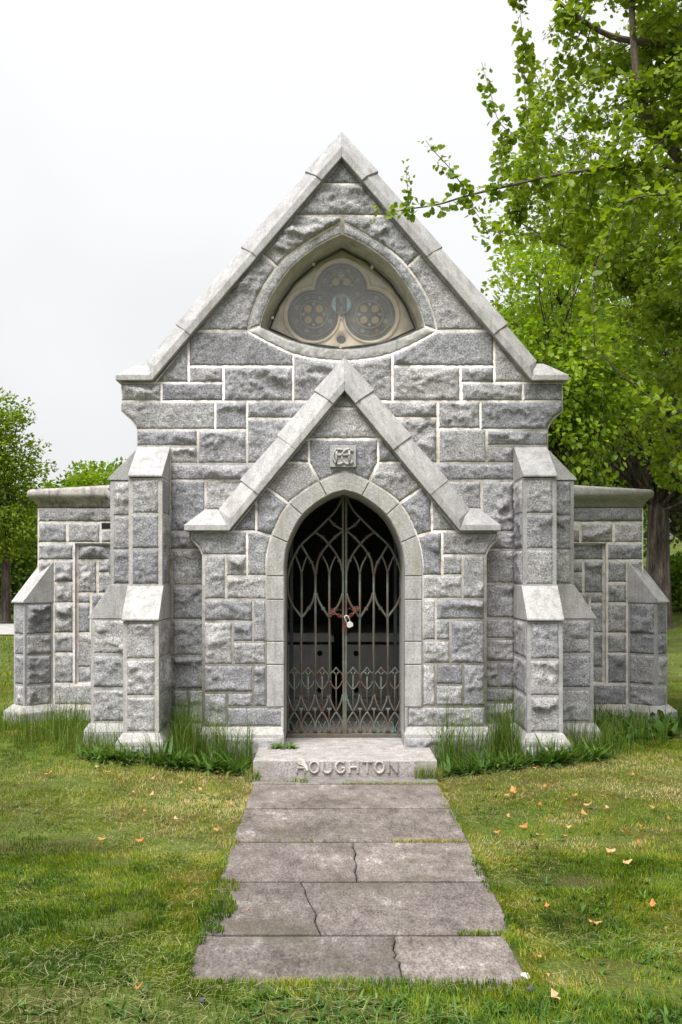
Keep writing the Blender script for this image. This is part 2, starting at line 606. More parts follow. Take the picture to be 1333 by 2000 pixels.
def slab_mat():
    m, nt, b = mat_new('worn_concrete_slab')
    p = pos(nt)
    r = ramp(nt, [(.36, (.075, .062, .055)), (.46, (.13, .112, .103)), (.56, (.185, .162, .151)), (.66, (.34, .31, .296))])
    big = noise(nt, p, 2.6, 6, .68)
    mp = N(nt, 'ShaderNodeMapping'); mp.inputs['Scale'].default_value = (7.5, 2.6, 1); mp.inputs['Rotation'].default_value = (0, 0, .7)
    nt.links.new(p, mp.inputs['Vector'])
    scuff = noise(nt, mp.outputs[0], 2.5, 6, .7)
    nt.links.new(math_(nt, 'ADD', math_(nt, 'MULTIPLY', big, .55), math_(nt, 'MULTIPLY', scuff, .45)), r.inputs[0])
    sp = ramp(nt, [(.36, .55), (.5, 1.0), (.64, 1.4)])
    mps = N(nt, 'ShaderNodeMapping'); mps.inputs['Scale'].default_value = (1.0, .45, 1)
    nt.links.new(p, mps.inputs['Vector'])
    nt.links.new(noise(nt, mps.outputs[0], 95, 3, .8), sp.inputs[0])
    col = mixc(nt, 1.0, r.outputs[0], sp.outputs[0], 'MULTIPLY')
    oi = nt.nodes.new('ShaderNodeObjectInfo')
    rt = ramp(nt, [(0, (.82, .80, .79)), (1, (1.2, 1.18, 1.16))]); nt.links.new(oi.outputs['Random'], rt.inputs[0])
    col = mixc(nt, 1.0, col, rt.outputs[0], 'MULTIPLY')
    dirt = ramp(nt, [(.52, 0.0), (.68, .7)]); nt.links.new(noise(nt, p, 1.4, 5, .7), dirt.inputs[0])
    col = mixc(nt, dirt.outputs[0], col, (.085, .075, .05))
    nt.links.new(col, b.inputs['Base Color'])
    b.inputs['Roughness'].default_value = .92; b.inputs['Specular IOR Level'].default_value = .2
    bump(nt, b, math_(nt, 'ADD', noise(nt, p, 120, 3, .7), noise(nt, p, 22, 3)), .5, .006)
    return m
M['slab'] = slab_mat()
M['tomb'] = granite('pale_tomb_granite', (.45, .44, .43), (.60, .59, .57), (.68, .67, .65), (.9, 1.08), .15, None, vary=.1)
M['step0'] = granite('dirty_strip_concrete', (.14, .125, .11), (.25, .23, .21), (.36, .335, .31), (.6, 1.15), .3, ((.10, .09, .05), .7))

def ground_mat():
    m, nt, b = mat_new('lawn_soil')
    p = pos(nt)
    r = ramp(nt, [(.25, (.05, .038, .022)), (.42, (.075, .075, .022)), (.55, (.085, .115, .022)), (.7, (.13, .15, .04)), (.85, (.21, .19, .09))])
    nt.links.new(noise(nt, p, 1.3, 8, .72), r.inputs[0])
    f = ramp(nt, [(.3, .55), (.65, 1.25)])
    nt.links.new(noise(nt, p, 60, 3, .7), f.inputs[0])
    nt.links.new(mixc(nt, 1.0, r.outputs[0], f.outputs[0], 'MULTIPLY'), b.inputs['Base Color'])
    b.inputs['Roughness'].default_value = 1; b.inputs['Specular IOR Level'].default_value = .1
    bump(nt, b, noise(nt, p, 40, 4), .8, .03)
    return m
M['ground'] = ground_mat()

def leafy(name, stops, trans=.35, rough=.5, spec=.3):
    m, nt, b = mat_new(name)
    out = nt.nodes['Material Output']
    r = ramp(nt, stops)
    nt.links.new(attr(nt, 'tint'), r.inputs[0])
    nt.links.new(r.outputs[0], b.inputs['Base Color'])
    b.inputs['Roughness'].default_value = rough; b.inputs['Specular IOR Level'].default_value = spec
    t = N(nt, 'ShaderNodeBsdfTranslucent')
    nt.links.new(mixc(nt, 1.0, r.outputs[0], (1.25, 1.2, .55), 'MULTIPLY'), t.inputs['Color'])
    mx = N(nt, 'ShaderNodeMixShader'); mx.inputs[0].default_value = trans
    nt.links.new(b.outputs[0], mx.inputs[1]); nt.links.new(t.outputs[0], mx.inputs[2])
    nt.links.new(mx.outputs[0], out.inputs['Surface'])
    return m
M['grass'] = leafy('mown_grass_blades', [(0, (.035, .085, .004)), (.3, (.115, .20, .006)), (.55, (.225, .26, .012)), (.75, (.34, .30, .06)), (1, (.50, .40, .19))], .3)
M['tallgrass'] = leafy('tall_grass_blades', [(0, (.03, .08, .006)), (.45, (.08, .15, .012)), (.75, (.17, .235, .035)), (1, (.42, .37, .16))], .35)
M['straw'] = leafy('dry_clippings', [(0, (.19, .22, .06)), (.5, (.31, .30, .13)), (1, (.46, .40, .23))], .2)
M['weed'] = leafy('weed_leaves', [(0, (.03, .075, .012)), (.5, (.07, .15, .02)), (1, (.14, .23, .035))], .3)
M['ginkgo'] = leafy('ginkgo_leaves', [(0, (.07, .13, .008)), (.5, (.145, .235, .012)), (1, (.25, .34, .02))], .5, .42)
M['maple'] = leafy('bright_tree_leaves', [(0, (.06, .125, .008)), (.5, (.14, .25, .012)), (1, (.26, .36, .02))], .5)
M['olive'] = leafy('olive_tree_leaves', [(0, (.04, .09, .008)), (.5, (.105, .19, .010)), (1, (.24, .32, .02))], .5)
M['fallen'] = leafy('fallen_leaf_orange', [(0, (.24, .10, .05)), (.3, (.48, .17, .05)), (.6, (.56, .28, .09)), (1, (.58, .40, .22))], .25)

def bark():
    m, nt, b = mat_new('bark')
    p = pos(nt)
    mp = N(nt, 'ShaderNodeMapping'); mp.inputs['Scale'].default_value = (5, 5, .7)
    nt.links.new(p, mp.inputs['Vector'])
    h = noise(nt, mp.outputs[0], 2.0, 6, .75)
    r = ramp(nt, [(.36, (.018, .013, .011)), (.5, (.075, .058, .046)), (.66, (.20, .165, .135))])
    nt.links.new(h, r.inputs[0]); nt.links.new(r.outputs[0], b.inputs['Base Color'])
    b.inputs['Roughness'].default_value = .95
    bump(nt, b, h, 1.0, .06)
    return m
M['bark'] = bark()
M['twig'] = simple('twig_bark', (.10, .075, .055), .9, 0, .4, 30)

# ------------------------------------------------------------------ terrain
def gz(x, y):
    x = np.asarray(x, float); y = np.asarray(y, float)
    side = sstep(.75, 2.0, np.abs(x - .02))
    z = .13 * sstep(6.2, 9.2, y) * side
    z = z - 0.02 * (1 - sstep(.71, .79, np.abs(x - .02))) * sstep(9, 8.6, y) * sstep(4.2, 4.32, y)
    z = z - 0.10 * sstep(11, 30, y) * (x < 0) * sstep(2, 6, -x)
    hill = sstep(3.5, 14, x) * sstep(13, 30, y) * .75 + sstep(6, 22, x) * np.clip(y - 28, 0, 60) * .085
    und = .02 * (fbm(x * 1.3, y * 1.3, 3, 3) - .5) * sstep(.8, 1.2, np.abs(x - .02))
    return z + hill + und

xs = np.concatenate([np.linspace(-400, -40, 13)[:-1], np.linspace(-40, -6, 30)[:-1], np.linspace(-6, 6, 97)[:-1], np.linspace(6, 40, 40)[:-1], np.linspace(40, 400, 13)])
ys = np.concatenate([np.linspace(-60, 2, 8)[:-1], np.linspace(2, 12, 81)[:-1], np.linspace(12, 90, 60)[:-1], np.linspace(90, 900, 14)])
GX, GY = np.meshgrid(xs, ys)
GZ = gz(GX, GY)
nx = len(xs); ny = len(ys)
idx = np.arange(nx * ny).reshape(ny, nx)
q = np.stack([idx[:-1, :-1], idx[:-1, 1:], idx[1:, 1:], idx[1:, :-1]], -1).reshape(-1, 4)
me = fast_mesh('ground', np.stack([GX, GY, GZ], -1).reshape(-1, 3), [q])
me.polygons.foreach_set('use_smooth', [True] * len(me.polygons))
tag(link('ground', me, M['ground']), kind='structure')

# a pale road far on the left
rv = []
for x in np.linspace(-60, -6, 40):
    for y in (27.5, 33.5):
        rv.append((x, y, float(gz(x, y)) + .03))
rv = np.array(rv); k = np.arange(39) * 2
me = fast_mesh('road', rv, [np.stack([k, k + 2, k + 3, k + 1], -1)])
tag(link('road', me, M['asphalt']), kind='structure')

# ------------------------------------------------------------------ path
path = bpy.data.objects.new('path', None); COL.objects.link(path); path.location = (0.02, 6.2, 0)
path['kind'] = 'structure'
PWORLD['path'] = Matrix.Translation(path.location)
XL, XR = -.755, .795
def gpt(px, py, z=0.0):
    d = F * (CZ - z) / (py - 1120)
    return (PX(px, d), d)
def slab(poly, z1, mat=None, name='paving_slab', wob=.006, gap=.013):
    poly = ccw(poly)
    # subdivide edges for a slightly worn outline
    out = []
    for i in range(len(poly)):
        a = np.array(poly[i]); b = np.array(poly[(i + 1) % len(poly)])
        k = max(1, int(np.linalg.norm(b - a) / .05))
        for j in range(k):
            p = a + (b - a) * j / k
            out.append(tuple(p + (rng.uniform(-wob, wob, 2) if 0 < j else 0)))
    fr = Frame((0, 0, 0), (1, 0, 0), (0, 1, 0), (0, 0, 1))
    return smooth_stone(fr, out, path, mat or M['slab'], -.08, z1, gap=gap, cham=.006, name=name)
dj = [8.17, 7.34, 6.44, 5.62, 4.80, 4.17]
slab([(XL, dj[1]), (XR, dj[1]), (XR - .01, dj[0]), (XL + .0, dj[0])], .021)
slab([(XL, dj[2]), (XR, dj[2]), (XR, dj[1]), (XL, dj[1])], .0165)
def crack_slab(y0, y1, crackpx, z1, z2, xl=XL, xr=XR, bottom=None):
    y0 += .010; y1 -= .010; xl += .01; xr -= .01
    c = [gpt(*p) for p in crackpx]
    c[0] = (c[0][0], y1); c[-1] = (c[-1][0], y0)
    fine = []
    for i in range(len(c) - 1):
        for j in range(4):
            t = j / 4
            fine.append((c[i][0] + (c[i + 1][0] - c[i][0]) * t + random.uniform(-.012, .012), c[i][1] + (c[i + 1][1] - c[i][1]) * t))
    fine.append(c[-1])
    slab([(xl, y0), fine[-1]] + fine[::-1][1:] + [(xl, y1)], z1, wob=.003, gap=.0035)
    slab([(xr, y1)] + fine + [(xr, y0)], z2, wob=.003, gap=.0035)
crack_slab(dj[3], dj[2], [(692, 1650), (697, 1690), (697, 1722)], .0125, .0135)
crack_slab(dj[4], dj[3], [(592, 1727), (612, 1775), (627, 1826)], .0095, .0085)
crack_slab(dj[5], dj[4], [(768, 1829), (770, 1865), (787, 1895), (793, 1930)], .005, .006, XL + .01, XR - .05)
# narrow pale strip before the step
slab([(-.78, 8.19), (.80, 8.19), (.80, 8.47), (-.78, 8.47)], .022, M['step0'], 'paving_strip')

# ------------------------------------------------------------------ mausoleum
DM, DP = 9.47, 9.23            # planes of the main wall and the porch
maus = empty('mausoleum', (0, DM, 0), 'grey rock-faced granite mausoleum with steep gable and arched porch', 'mausoleum')
FM, FP = front(DM), front(DP)
def pm(pts, d): return [(PX(x, d), PZ(y, d)) for x, y in pts]
def rect(x0, x1, y0, y1): return [(x0, y0), (x1, y0), (x1, y1), (x0, y1)]

# --- curves of window and door (photo pixels on their planes)
def smooth_curve(pts, n=6):
    pts = [np.array(p, float) for p in pts]
    out = []
    for i in range(len(pts) - 1):
        p0 = pts[max(i - 1, 0)]; p1 = pts[i]; p2 = pts[i + 1]; p3 = pts[min(i + 2, len(pts) - 1)]
        for j in range(n):
            t = j / n
            out.append(tuple(.5 * ((2 * p1) + (-p0 + p2) * t + (2 * p0 - 5 * p1 + 4 * p2 - p3) * t * t + (-p0 + 3 * p1 - 3 * p2 + p3) * t ** 3)))
    out.append(tuple(pts[-1]))
    return out
def mir(pts, c): return [(2 * c - x, y) for x, y in pts]
WC = 669.0
w_out_l = smooth_curve([(667, 434), (614, 465), (567, 497), (541, 523), (513, 564), (495, 604), (484, 646)], 3)
w_in_l = smooth_curve([(668, 458), (625, 479), (578, 514), (542, 560), (519, 604), (509, 637)], 3)
w_out_r = mir(w_out_l, 669); w_in_r = mir(w_in_l, 669)
sill_out = smooth_curve([(484, 647), (523, 669), (574, 692), (622, 702), (669, 705.5), (716, 702), (764, 692), (815, 669), (854, 647)], 3)
sill_in = smooth_curve([(509, 637), (565, 662), (622, 676.5), (669, 680), (716, 676.5), (773, 662), (829, 637)], 3)
DC = 673.0
a_out_l = smooth_curve([(672, 921), (624, 941), (565, 983), (532, 1046), (521, 1090), (521, 1125)], 4)
a_in_l = smooth_curve([(673, 958), (639, 969), (591, 1006), (563, 1060), (556, 1100), (556, 1125)], 4)
a_out_r = mir(a_out_l, DC); a_in_r = mir(a_in_l, DC)

door_hole = [(556, 1470)] + a_in_l[::-1] + a_in_r[1:] + [(790, 1470)]
win_hole = w_in_l[::-1] + w_in_r[1:] + sill_in[::-1][1:-1]
win_hole = pm(win_hole, DM)

# --- masonry cores (mortar shows in the joints)
gl = lambda y: 667 - .851 * (y - 314)
gr = lambda y: 669 + .853 * (y - 314)
outline_main = pm([(268, 1440), (268, 838), (258, 822), (245, 810), (237, 803), (237, 746), (302, 746), (668, 312), (1036, 746), (1100, 746), (1100, 803), (1092, 810), (1080, 822), (1071, 838), (1071, 1440)], DM)
door_m = [(x * 1.0, z) for x, z in pm(door_hole, DP)]
wall = link('front_wall', plate(FM, outline_main, [win_hole, [(x, max(z, .1)) for x, z in door_m]], -.42, 0), M['mortar'], maus)
outline_porch = pm([(395, 1440), (395, 1084), (388, 1070), (379, 1060), (374, 1055), (374, 1037), (452, 1037), (672, 766), (896, 1037), (972, 1037), (972, 1055), (967, 1060), (958, 1070), (951, 1084), (951, 1440)], DP)
ph = [(x, max(z, .12)) for x, z in pm(door_hole, DP)]
porch = link('porch', plate(FP, outline_porch, [], -(DM - DP) - .02, 0) if False else plate(FP, outline_porch, [[(x, max(z, .14)) for x, z in pm(door_hole, DP)]], -.235, 0), M['mortar'], maus)

# --- stones of the main wall
L = []
def R(x0, x1, y0, y1): L.append(rect(x0, x1, y0, y1))
g1 = lambda y: (gl(y) , y); g2 = lambda y: (gr(y), y)
L.append([(668, 314), g2(360), g1(360)])
L.append([g1(360), g2(360), g2(422), g1(422)])
kL = [p for p in w_out_l if p[1] < 521]
L.append([g1(422), (668, 422)] + kL + [(542, 522), g1(496)])
L.append([g2(422), (670, 422)] + mir(kL, 669) + [(796, 522), g2(496)])
kL2 = [p for p in w_out_l if p[1] >= 521]
L.append([g1(496), (542, 522)] + kL2 + [g1(646)])
L.append([g2(496), (796, 522)] + mir(kL2, 669) + [g2(646)])
sl = [p for p in sill_out if p[0] <= 574]; sr = [p for p in sill_out if p[0] >= 764]
L.append([(369, 647)] + sl + [(574, 716), (369, 716)])
L.append(sr + [(966, 647), (966, 716), (767, 716), (767, 694)])
L.append([(369, 664), (369, 748), (303, 748)]); L.append([(966, 660), (966, 748), (1037, 748)])
R(369, 437, 716, 748); R(437, 573, 716, 784); R(900, 966, 716, 748); R(767, 900, 716, 784)
sm = [p for p in sill_out if 573 <= p[0] <= 669]; smr = [p for p in sill_out if 669 <= p[0] <= 767]
L.append([(573, 693)] + sm[1:] + [(669, 784), (573, 784)])
L.append(smr + [(767, 693), (767, 784), (669, 784)])
R(237, 316, 748, 784); R(316, 437, 748, 784); R(902, 1022, 748, 784); R(1022, 1100, 748, 784)
L.append([(237, 784), (421, 784), (421, 840), (267, 840), (263, 828), (254, 817), (244, 809), (237, 804)])
L.append([(939, 784), (1100, 784), (1100, 804), (1093, 809), (1083, 817), (1075, 828), (1071, 840), (939, 840)])
R(421, 483, 784, 840); R(483, 640, 784, 818); R(483, 600, 818, 906)
R(856, 939, 784, 838); R(700, 855, 784, 817); R(740, 855, 817, 905)
R(267, 387, 840, 872); R(387, 483, 840, 906); R(333, 387, 872, 906)
R(857, 951, 838, 905); R(951, 1072, 840, 871); R(951, 1005, 871, 905)
R(333, 540, 906, 939); R(810, 1005, 905, 939)
R(333, 402, 939, 1039); R(402, 500, 939, 998); R(402, 480, 998, 1039)
R(941, 1006, 939, 1039); R(850, 941, 939, 995); R(880, 941, 995, 1039)
R(333, 400, 1039, 1074); R(946, 1006, 1039, 1074)
for a, b in ((1074, 1144), (1144, 1211), (1211, 1281), (1281, 1347)): R(337, 402, a, b)
R(337, 369, 1347, 1381); R(337, 369, 1381, 1413); R(369, 402, 1347, 1413)
for a, b in ((1074, 1140), (1140, 1208), (1208, 1248), (1248, 1293)): R(946, 1006, a, b)
R(946, 976, 1293, 1344); R(976, 1006, 1293, 1344); R(946, 1006, 1344, 1372); R(946, 1006, 1372, 1413)
for p in L:
    rock_stone(FM, pm(p, DM), wall, M['rock'], bulge=.040)
# pale window arch and sill stones
for o_, i_ in ((w_out_l, w_in_l), (w_out_r, w_in_r)):
    rock_stone(FM, pm(o_ + i_[::-1], DM), wall, M['rock'], gap=.008, bulge=.018, step=.016)
rock_stone(FM, pm(sill_out + sill_in[::-1], DM), wall, M['smooth'], gap=.006, bulge=.026, step=.016, name='sill')

# --- stones of the porch
L = []
h1 = lambda y: (673 - .822 * (y - 767), y); h2 = lambda y: (673 + .828 * (y - 767), y)
L.append([(673, 767), h2(798), h1(798)])
L.append([h1(798), h2(798), h2(858), h1(858)])
L.append([(604, 858), (739, 858), (739, 904), (721, 940), (697, 930), (672, 921), (648, 930), (624, 940), (604, 904)])
L.append([h1(860), (604, 860), (604, 904), h1(904)]); L.append([h2(860), (739, 860), (739, 904), h2(904)])
vo = lambda y0, y1: [p for p in a_out_l if y0 <= p[1] <= y1]
L.append([h1(904), (604, 904), (623, 941)] + vo(943, 982) + [(564, 983), h1(952)])
L.append([h2(904), (741, 904), (722, 941)] + mir(vo(943, 982), DC) + [(781, 983), h2(952)])
L.append([h1(952), (564, 984)] + vo(985, 1045) + [(531, 1047), (501, 1039), (501, 977)])
L.append([h2(952), (781, 984)] + mir(vo(985, 1045), DC) + [(815, 1047), (844, 1039), (844, 977)])
L.append([(501, 977), (501, 1038), (451, 1038)]); L.append([(844, 977), (844, 1038), (895, 1038)])
L.append([(374, 1038), (483, 1038), (483, 1085), (396, 1085), (392, 1074), (385, 1064), (374, 1057)])
L.append([(864, 1038), (972, 1038), (972, 1057), (961, 1064), (954, 1074), (950, 1085), (864, 1085)])
L.append([(483, 1039), (502, 1039), (530, 1048)] + vo(1050, 1125) + [(483, 1125)])
L.append([(864, 1039), (844, 1039), (816, 1048)] + mir(vo(1050, 1125), DC) + [(864, 1125)])
for a in ((399, 442, 1085, 1171), (442, 483, 1085, 1126), (442, 521, 1126, 1171), (399, 495, 1171, 1214), (495, 521, 1171, 1254), (399, 455, 1214, 1299),
          (455, 495, 1214, 1254), (455, 521, 1254, 1299), (399, 495, 1299, 1353), (495, 521, 1299, 1381), (399, 444, 1353, 1420), (444, 495, 1353, 1381), (444, 553, 1381, 1420),
          (865, 904, 1085, 1124), (904, 948, 1085, 1170), (826, 904, 1124, 1170), (852, 948, 1170, 1211), (826, 852, 1170, 1251), (852, 880, 1211, 1251), (880, 948, 1211, 1297),
          (826, 880, 1251, 1297), (826, 852, 1297, 1380), (852, 905, 1297, 1338), (852, 905, 1338, 1380), (905, 948, 1297, 1380), (795, 948, 1380, 1420)):
    R(*a)
for p in L:
    rock_stone(FP, pm(p, DP), porch, M['rock'], bulge=.032)
# dressed arch ring and jambs
def ring(i0, i1, side):
    o_ = a_out_l[i0:i1 + 1]; n_ = a_in_l[i0:i1 + 1]
    p = o_ + n_[::-1]
    return mir(p, DC) if side else p
for s in (0, 1):
    for i0, i1 in ((4, 8), (8, 12), (12, len(a_out_l) - 1)):
        smooth_stone(FP, pm(ring(i0, i1, s), DP), porch, M['arch'], -.03, .016, gap=.0045, cham=.005, name='arch_stone')
    for a, b in ((1125, 1171), (1171, 1253), (1253, 1298), (1298, 1381), (1381, 1446)):
        w = 521 if b < 1400 else 548
        p = rect(w, 556, a, b)
        smooth_stone(FP, pm(mir(p, DC) if s else p, DP), porch, M['smooth'], -.03, .015, gap=.0045, cham=.005, name='jamb_stone')
key = [a_out_l[4]] + a_out_l[:4][::-1] + a_out_r[1:5]
kin = a_in_l[4::-1] + a_in_r[1:5]
smooth_stone(FP, pm(key + kin[::-1], DP), porch, M['arch'], -.03, .016, gap=.0045, cham=.005, name='arch_stone')
# door reveal (inside of the opening)
rv = [(x, z) for x, z in pm([(556, 1446)] + a_in_l[::-1] + a_in_r[1:] + [(790, 1446)], DP)]
n = len(rv)
A = FP.map(rv, .012); B = FP.map(rv, -.66)
k = np.arange(n - 1)
me = fast_mesh('door_reveal', np.vstack([A, B]), [np.stack([k, k + 1, k + 1 + n, k + n], -1)])
for f_ in (me,):
    f_.polygons.foreach_set('use_smooth', [False] * len(f_.polygons))
# shrink a little so it covers the rough edge of the cores
co = np.array([v.co[:] for v in me.vertices]); cc = np.array([PX(DC, DP), 0, 1.2])
co[:, 0] = cc[0] + (co[:, 0] - cc[0]) * .996; co[:, 2] = cc[2] + (co[:, 2] - cc[2]) * .997
me.vertices.foreach_set('co', co.astype(np.float32).ravel()); me.update()
link('door_reveal', me, M['arch'], porch)
# plinth blocks of the porch
for (x0, x1) in ((PX(389, 9.2), PX(556, 9.2)), (PX(789, 9.2), PX(959, 9.2))):
    mb = MB(); z0, z1 = -.05, PZ(1436, 9.15)
    mb.box(x0, x1, 9.14, 9.5, z0, z1)
    xa, xb = (x0, x1)
    mb.hull([(x0, 9.14, z1 + .001), (x1, 9.14, z1 + .001), (x0, 9.5, z1 + .001), (x1, 9.5, z1 + .001), (x0 + .03, 9.215, z1 + .065), (x1 - .02, 9.215, z1 + .065), (x0 + .03, 9.5, z1 + .065), (x1 - .02, 9.5, z1 + .065)])
    pl = mb.build('plinth', M['arch'], maus, bevel=.008)
    rock_stone(front(9.14), [(x0, z0), (x1, z0), (x1, z1), (x0, z1)], pl, M['margin'], gap=.018, bulge=.03)
# plinth behind, along the main wall
for s in (-1, 1):
    mb = MB(); a, b = sorted((s * 1.30, s * 1.66))
    mb.box(a, b, 9.40, 9.5, -.05, .25); mb.hull([(a, 9.40, .251), (b, 9.40, .251), (a, 9.5, .251), (b, 9.5, .251), (a, 9.465, .32), (b, 9.465, .32), (a, 9.5, .32), (b, 9.5, .32)])
    mb.build('plinth', M['margin'], maus)

# --- monogram plaque on the keystone
kd = DP - .045
mb = MB(); mb.box(PX(645, kd), PX(696, kd), kd, kd + .05, PZ(912, kd), PZ(870, kd))
plq = mb.build('plaque', M['smooth'], porch, bevel=.004)
def kz(zx, zy): return Vector((PX(600 + zx / 9.52, kd), kd - .004, PZ(850 + zy / 9.52, kd)))
def arc(cx, cy, r, a0, a1, n=14, sy=1.0):
    return [(cx + r * math.cos(math.radians(a0 + (a1 - a0) * i / n)), cy - r * sy * math.sin(math.radians(a0 + (a1 - a0) * i / n))) for i in range(n + 1)]
for i, st in enumerate((arc(600, 400, 115, 55, 305, 16, 1.18), arc(765, 400, 115, 40, 320, 16, 1.18), [(548, 240), (548, 560)], [(788, 240), (788, 555)], [(548, 372), (788, 372)])):
    mb = MB(); mb.tube([kz(*p) for p in st], .0125, 6, 1.0)
    mb.build('monogram', M['smooth'], plq, smooth=True)

# --- buttresses
BX0, BX1 = 1.64, 1.945
zu = [2.615, 2.29, 1.97, 1.643]; zl = [1.323, .985, .66, .337]
for s in (-1, 1):
    a, b = sorted((s * BX0, s * BX1))
    mb = MB()
    mb.box(a, b, 9.05, DM + .02, 1.60, 2.62)
    mb.box(a - .006, b + .006, 8.83, DM + .02, .33, 1.325)
    bt = mb.build('buttress', M['margin'], maus)
    for k in range(3):
        for (y, zz, dd) in ((9.05, zu, 0), (8.83, zl, .006)):
            cd = (zz[k + 1], zz[k])
            rock_stone(front(y), [(a - dd + .025, cd[0]), (b + dd - .025, cd[0]), (b + dd - .025, cd[1]), (a - dd + .025, cd[1])], bt, M['rock'], gap=.009, bulge=.034)
            # inner and outer side faces
            for xs_, nx_ in ((s * BX0 - s * dd, -s), (s * BX1 + s * dd, s)):
                if nx_ == s and True:
                    pass
                fr = Frame((xs_, y, 0), (0, 1, 0) if nx_ > 0 else (0, 1, 0), (0, 0, 1), (nx_, 0, 0))
                y1 = DM - y - .005
                if nx_ == s: y1 = 9.43 - y
                rock_stone(fr, [(.028, cd[0]), (y1, cd[0]), (y1, cd[1]), (.028, cd[1])], bt, M['rock'], gap=.009, bulge=.03) if nx_ < 0 or True else None
    # sloped caps
    mb = MB()
    mb.hull([(a - .004, DM, 2.955), (b + .004, DM, 2.955), (a - .004, DM, 2.62), (b + .004, DM, 2.62), (a - .004, 9.02, 2.645), (b + .004, 9.02, 2.645), (a - .004, 9.02, 2.627), (b + .004, 9.02, 2.627)])
    mb.build('sloped_cap', M['smooth'], maus, bevel=.005)
    mb = MB()
    mb.hull([(a - .012, 9.055, 1.643), (b + .012, 9.055, 1.643), (a - .012, DM, 1.643), (b + .012, DM, 1.643), (a - .012, DM, 1.33), (b + .012, DM, 1.33), (a - .012, 8.795, 1.35), (b + .012, 8.795, 1.35), (a - .012, 8.795, 1.332), (b + .012, 8.795, 1.332)])
    mb.build('sloped_cap', M['smooth'], maus, bevel=.005)
    # plinth
    mb = MB(); mb.box(a - .06, b + .06, 8.76, DM, -.05, .255)
    mb.hull([(a - .06, 8.76, .256), (b + .06, 8.76, .256), (a - .06, DM, .256), (b + .06, DM, .256), (a - .01, 8.825, .335), (b + .01, 8.825, .335), (a - .01, DM, .335), (b + .01, DM, .335)])
    pl = mb.build('plinth', M['arch'], maus, bevel=.008)
    rock_stone(front(8.76), [(a - .06, -.02), (b + .06, -.02), (b + .06, .24), (a - .06, .24)], pl, M['margin'], gap=.02, bulge=.02)
    # buttress on the flank, turned sideways
    y0, y1 = 9.45, 9.78
    xu, xl_ = s * 2.20, s * 2.385
    mb = MB()
    a2, b2 = sorted((s * 1.94, xu)); mb.box(a2, b2, y0, y1, 1.60, 2.63)
    a3, b3 = sorted((s * 1.94, xl_)); mb.box(a3, b3, y0 - .006, y1 + .006, .33, 1.315)
    bt = mb.build('buttress', M['margin'], maus)
    for k in range(3):
        z0, z1 = zu[k + 1] + .0, zu[k] + .015
        lo_, hi_ = sorted((s * 1.955, xu - s * .02))
        rock_stone(front(y0), [(lo_, z0), (hi_, z0), (hi_, z1), (lo_, z1)], bt, M['rock'], gap=.009, bulge=.03)
        fr = Frame((xu, y0, 0), (0, 1, 0), (0, 0, 1), (s, 0, 0))
        rock_stone(fr, [(.03, z0), (.30, z0), (.30, z1), (.03, z1)], bt, M['rock'], gap=.009, bulge=.03)
        z0, z1 = zl[k + 1], zl[k] - .01
        lo_, hi_ = sorted((s * 1.96, xl_ - s * .02))
        rock_stone(front(y0 - .006), [(lo_, z0), (hi_, z0), (hi_, z1), (lo_, z1)], bt, M['rock'], gap=.009, bulge=.034)
        fr = Frame((xl_, y0, 0), (0, 1, 0), (0, 0, 1), (s, 0, 0))
        rock_stone(fr, [(.03, z0), (.30, z0), (.30, z1), (.03, z1)], bt, M['rock'], gap=.009, bulge=.03)
    for (xi, xo, zt, zb) in ((1.95, 2.225, 2.93, 2.635), (2.20, 2.41, 1.643, 1.32)):
        mb = MB(); ya, yb = y0 - .012, y1 + .012
        pts = []
        for yy in (ya, yb):
            pts += [(s * 1.94, yy, zt), (s * xi, yy, zt), (s * 1.94, yy, zb), (s * xo, yy, zb + .015), (s * xo, yy, zb)]
        mb.hull(pts)
        mb.build('sloped_cap', M['smooth'], maus, bevel=.005)
    mb = MB(); lo_, hi_ = sorted((s * 1.9, s * 2.45)); mb.box(lo_, hi_, y0 - .07, y1 + .07, -.05, .25)
    hx = s * 2.40
    l2, h2_ = sorted((s * 1.9, hx))
    mb.hull([(lo_, y0 - .07, .251), (hi_, y0 - .07, .251), (lo_, y1 + .07, .251), (hi_, y1 + .07, .251), (l2, y0 - .01, .33), (h2_, y0 - .01, .33), (l2, y1 + .01, .33), (h2_, y1 + .01, .33)])
    mb.build('plinth', M['arch'], maus, bevel=.008)

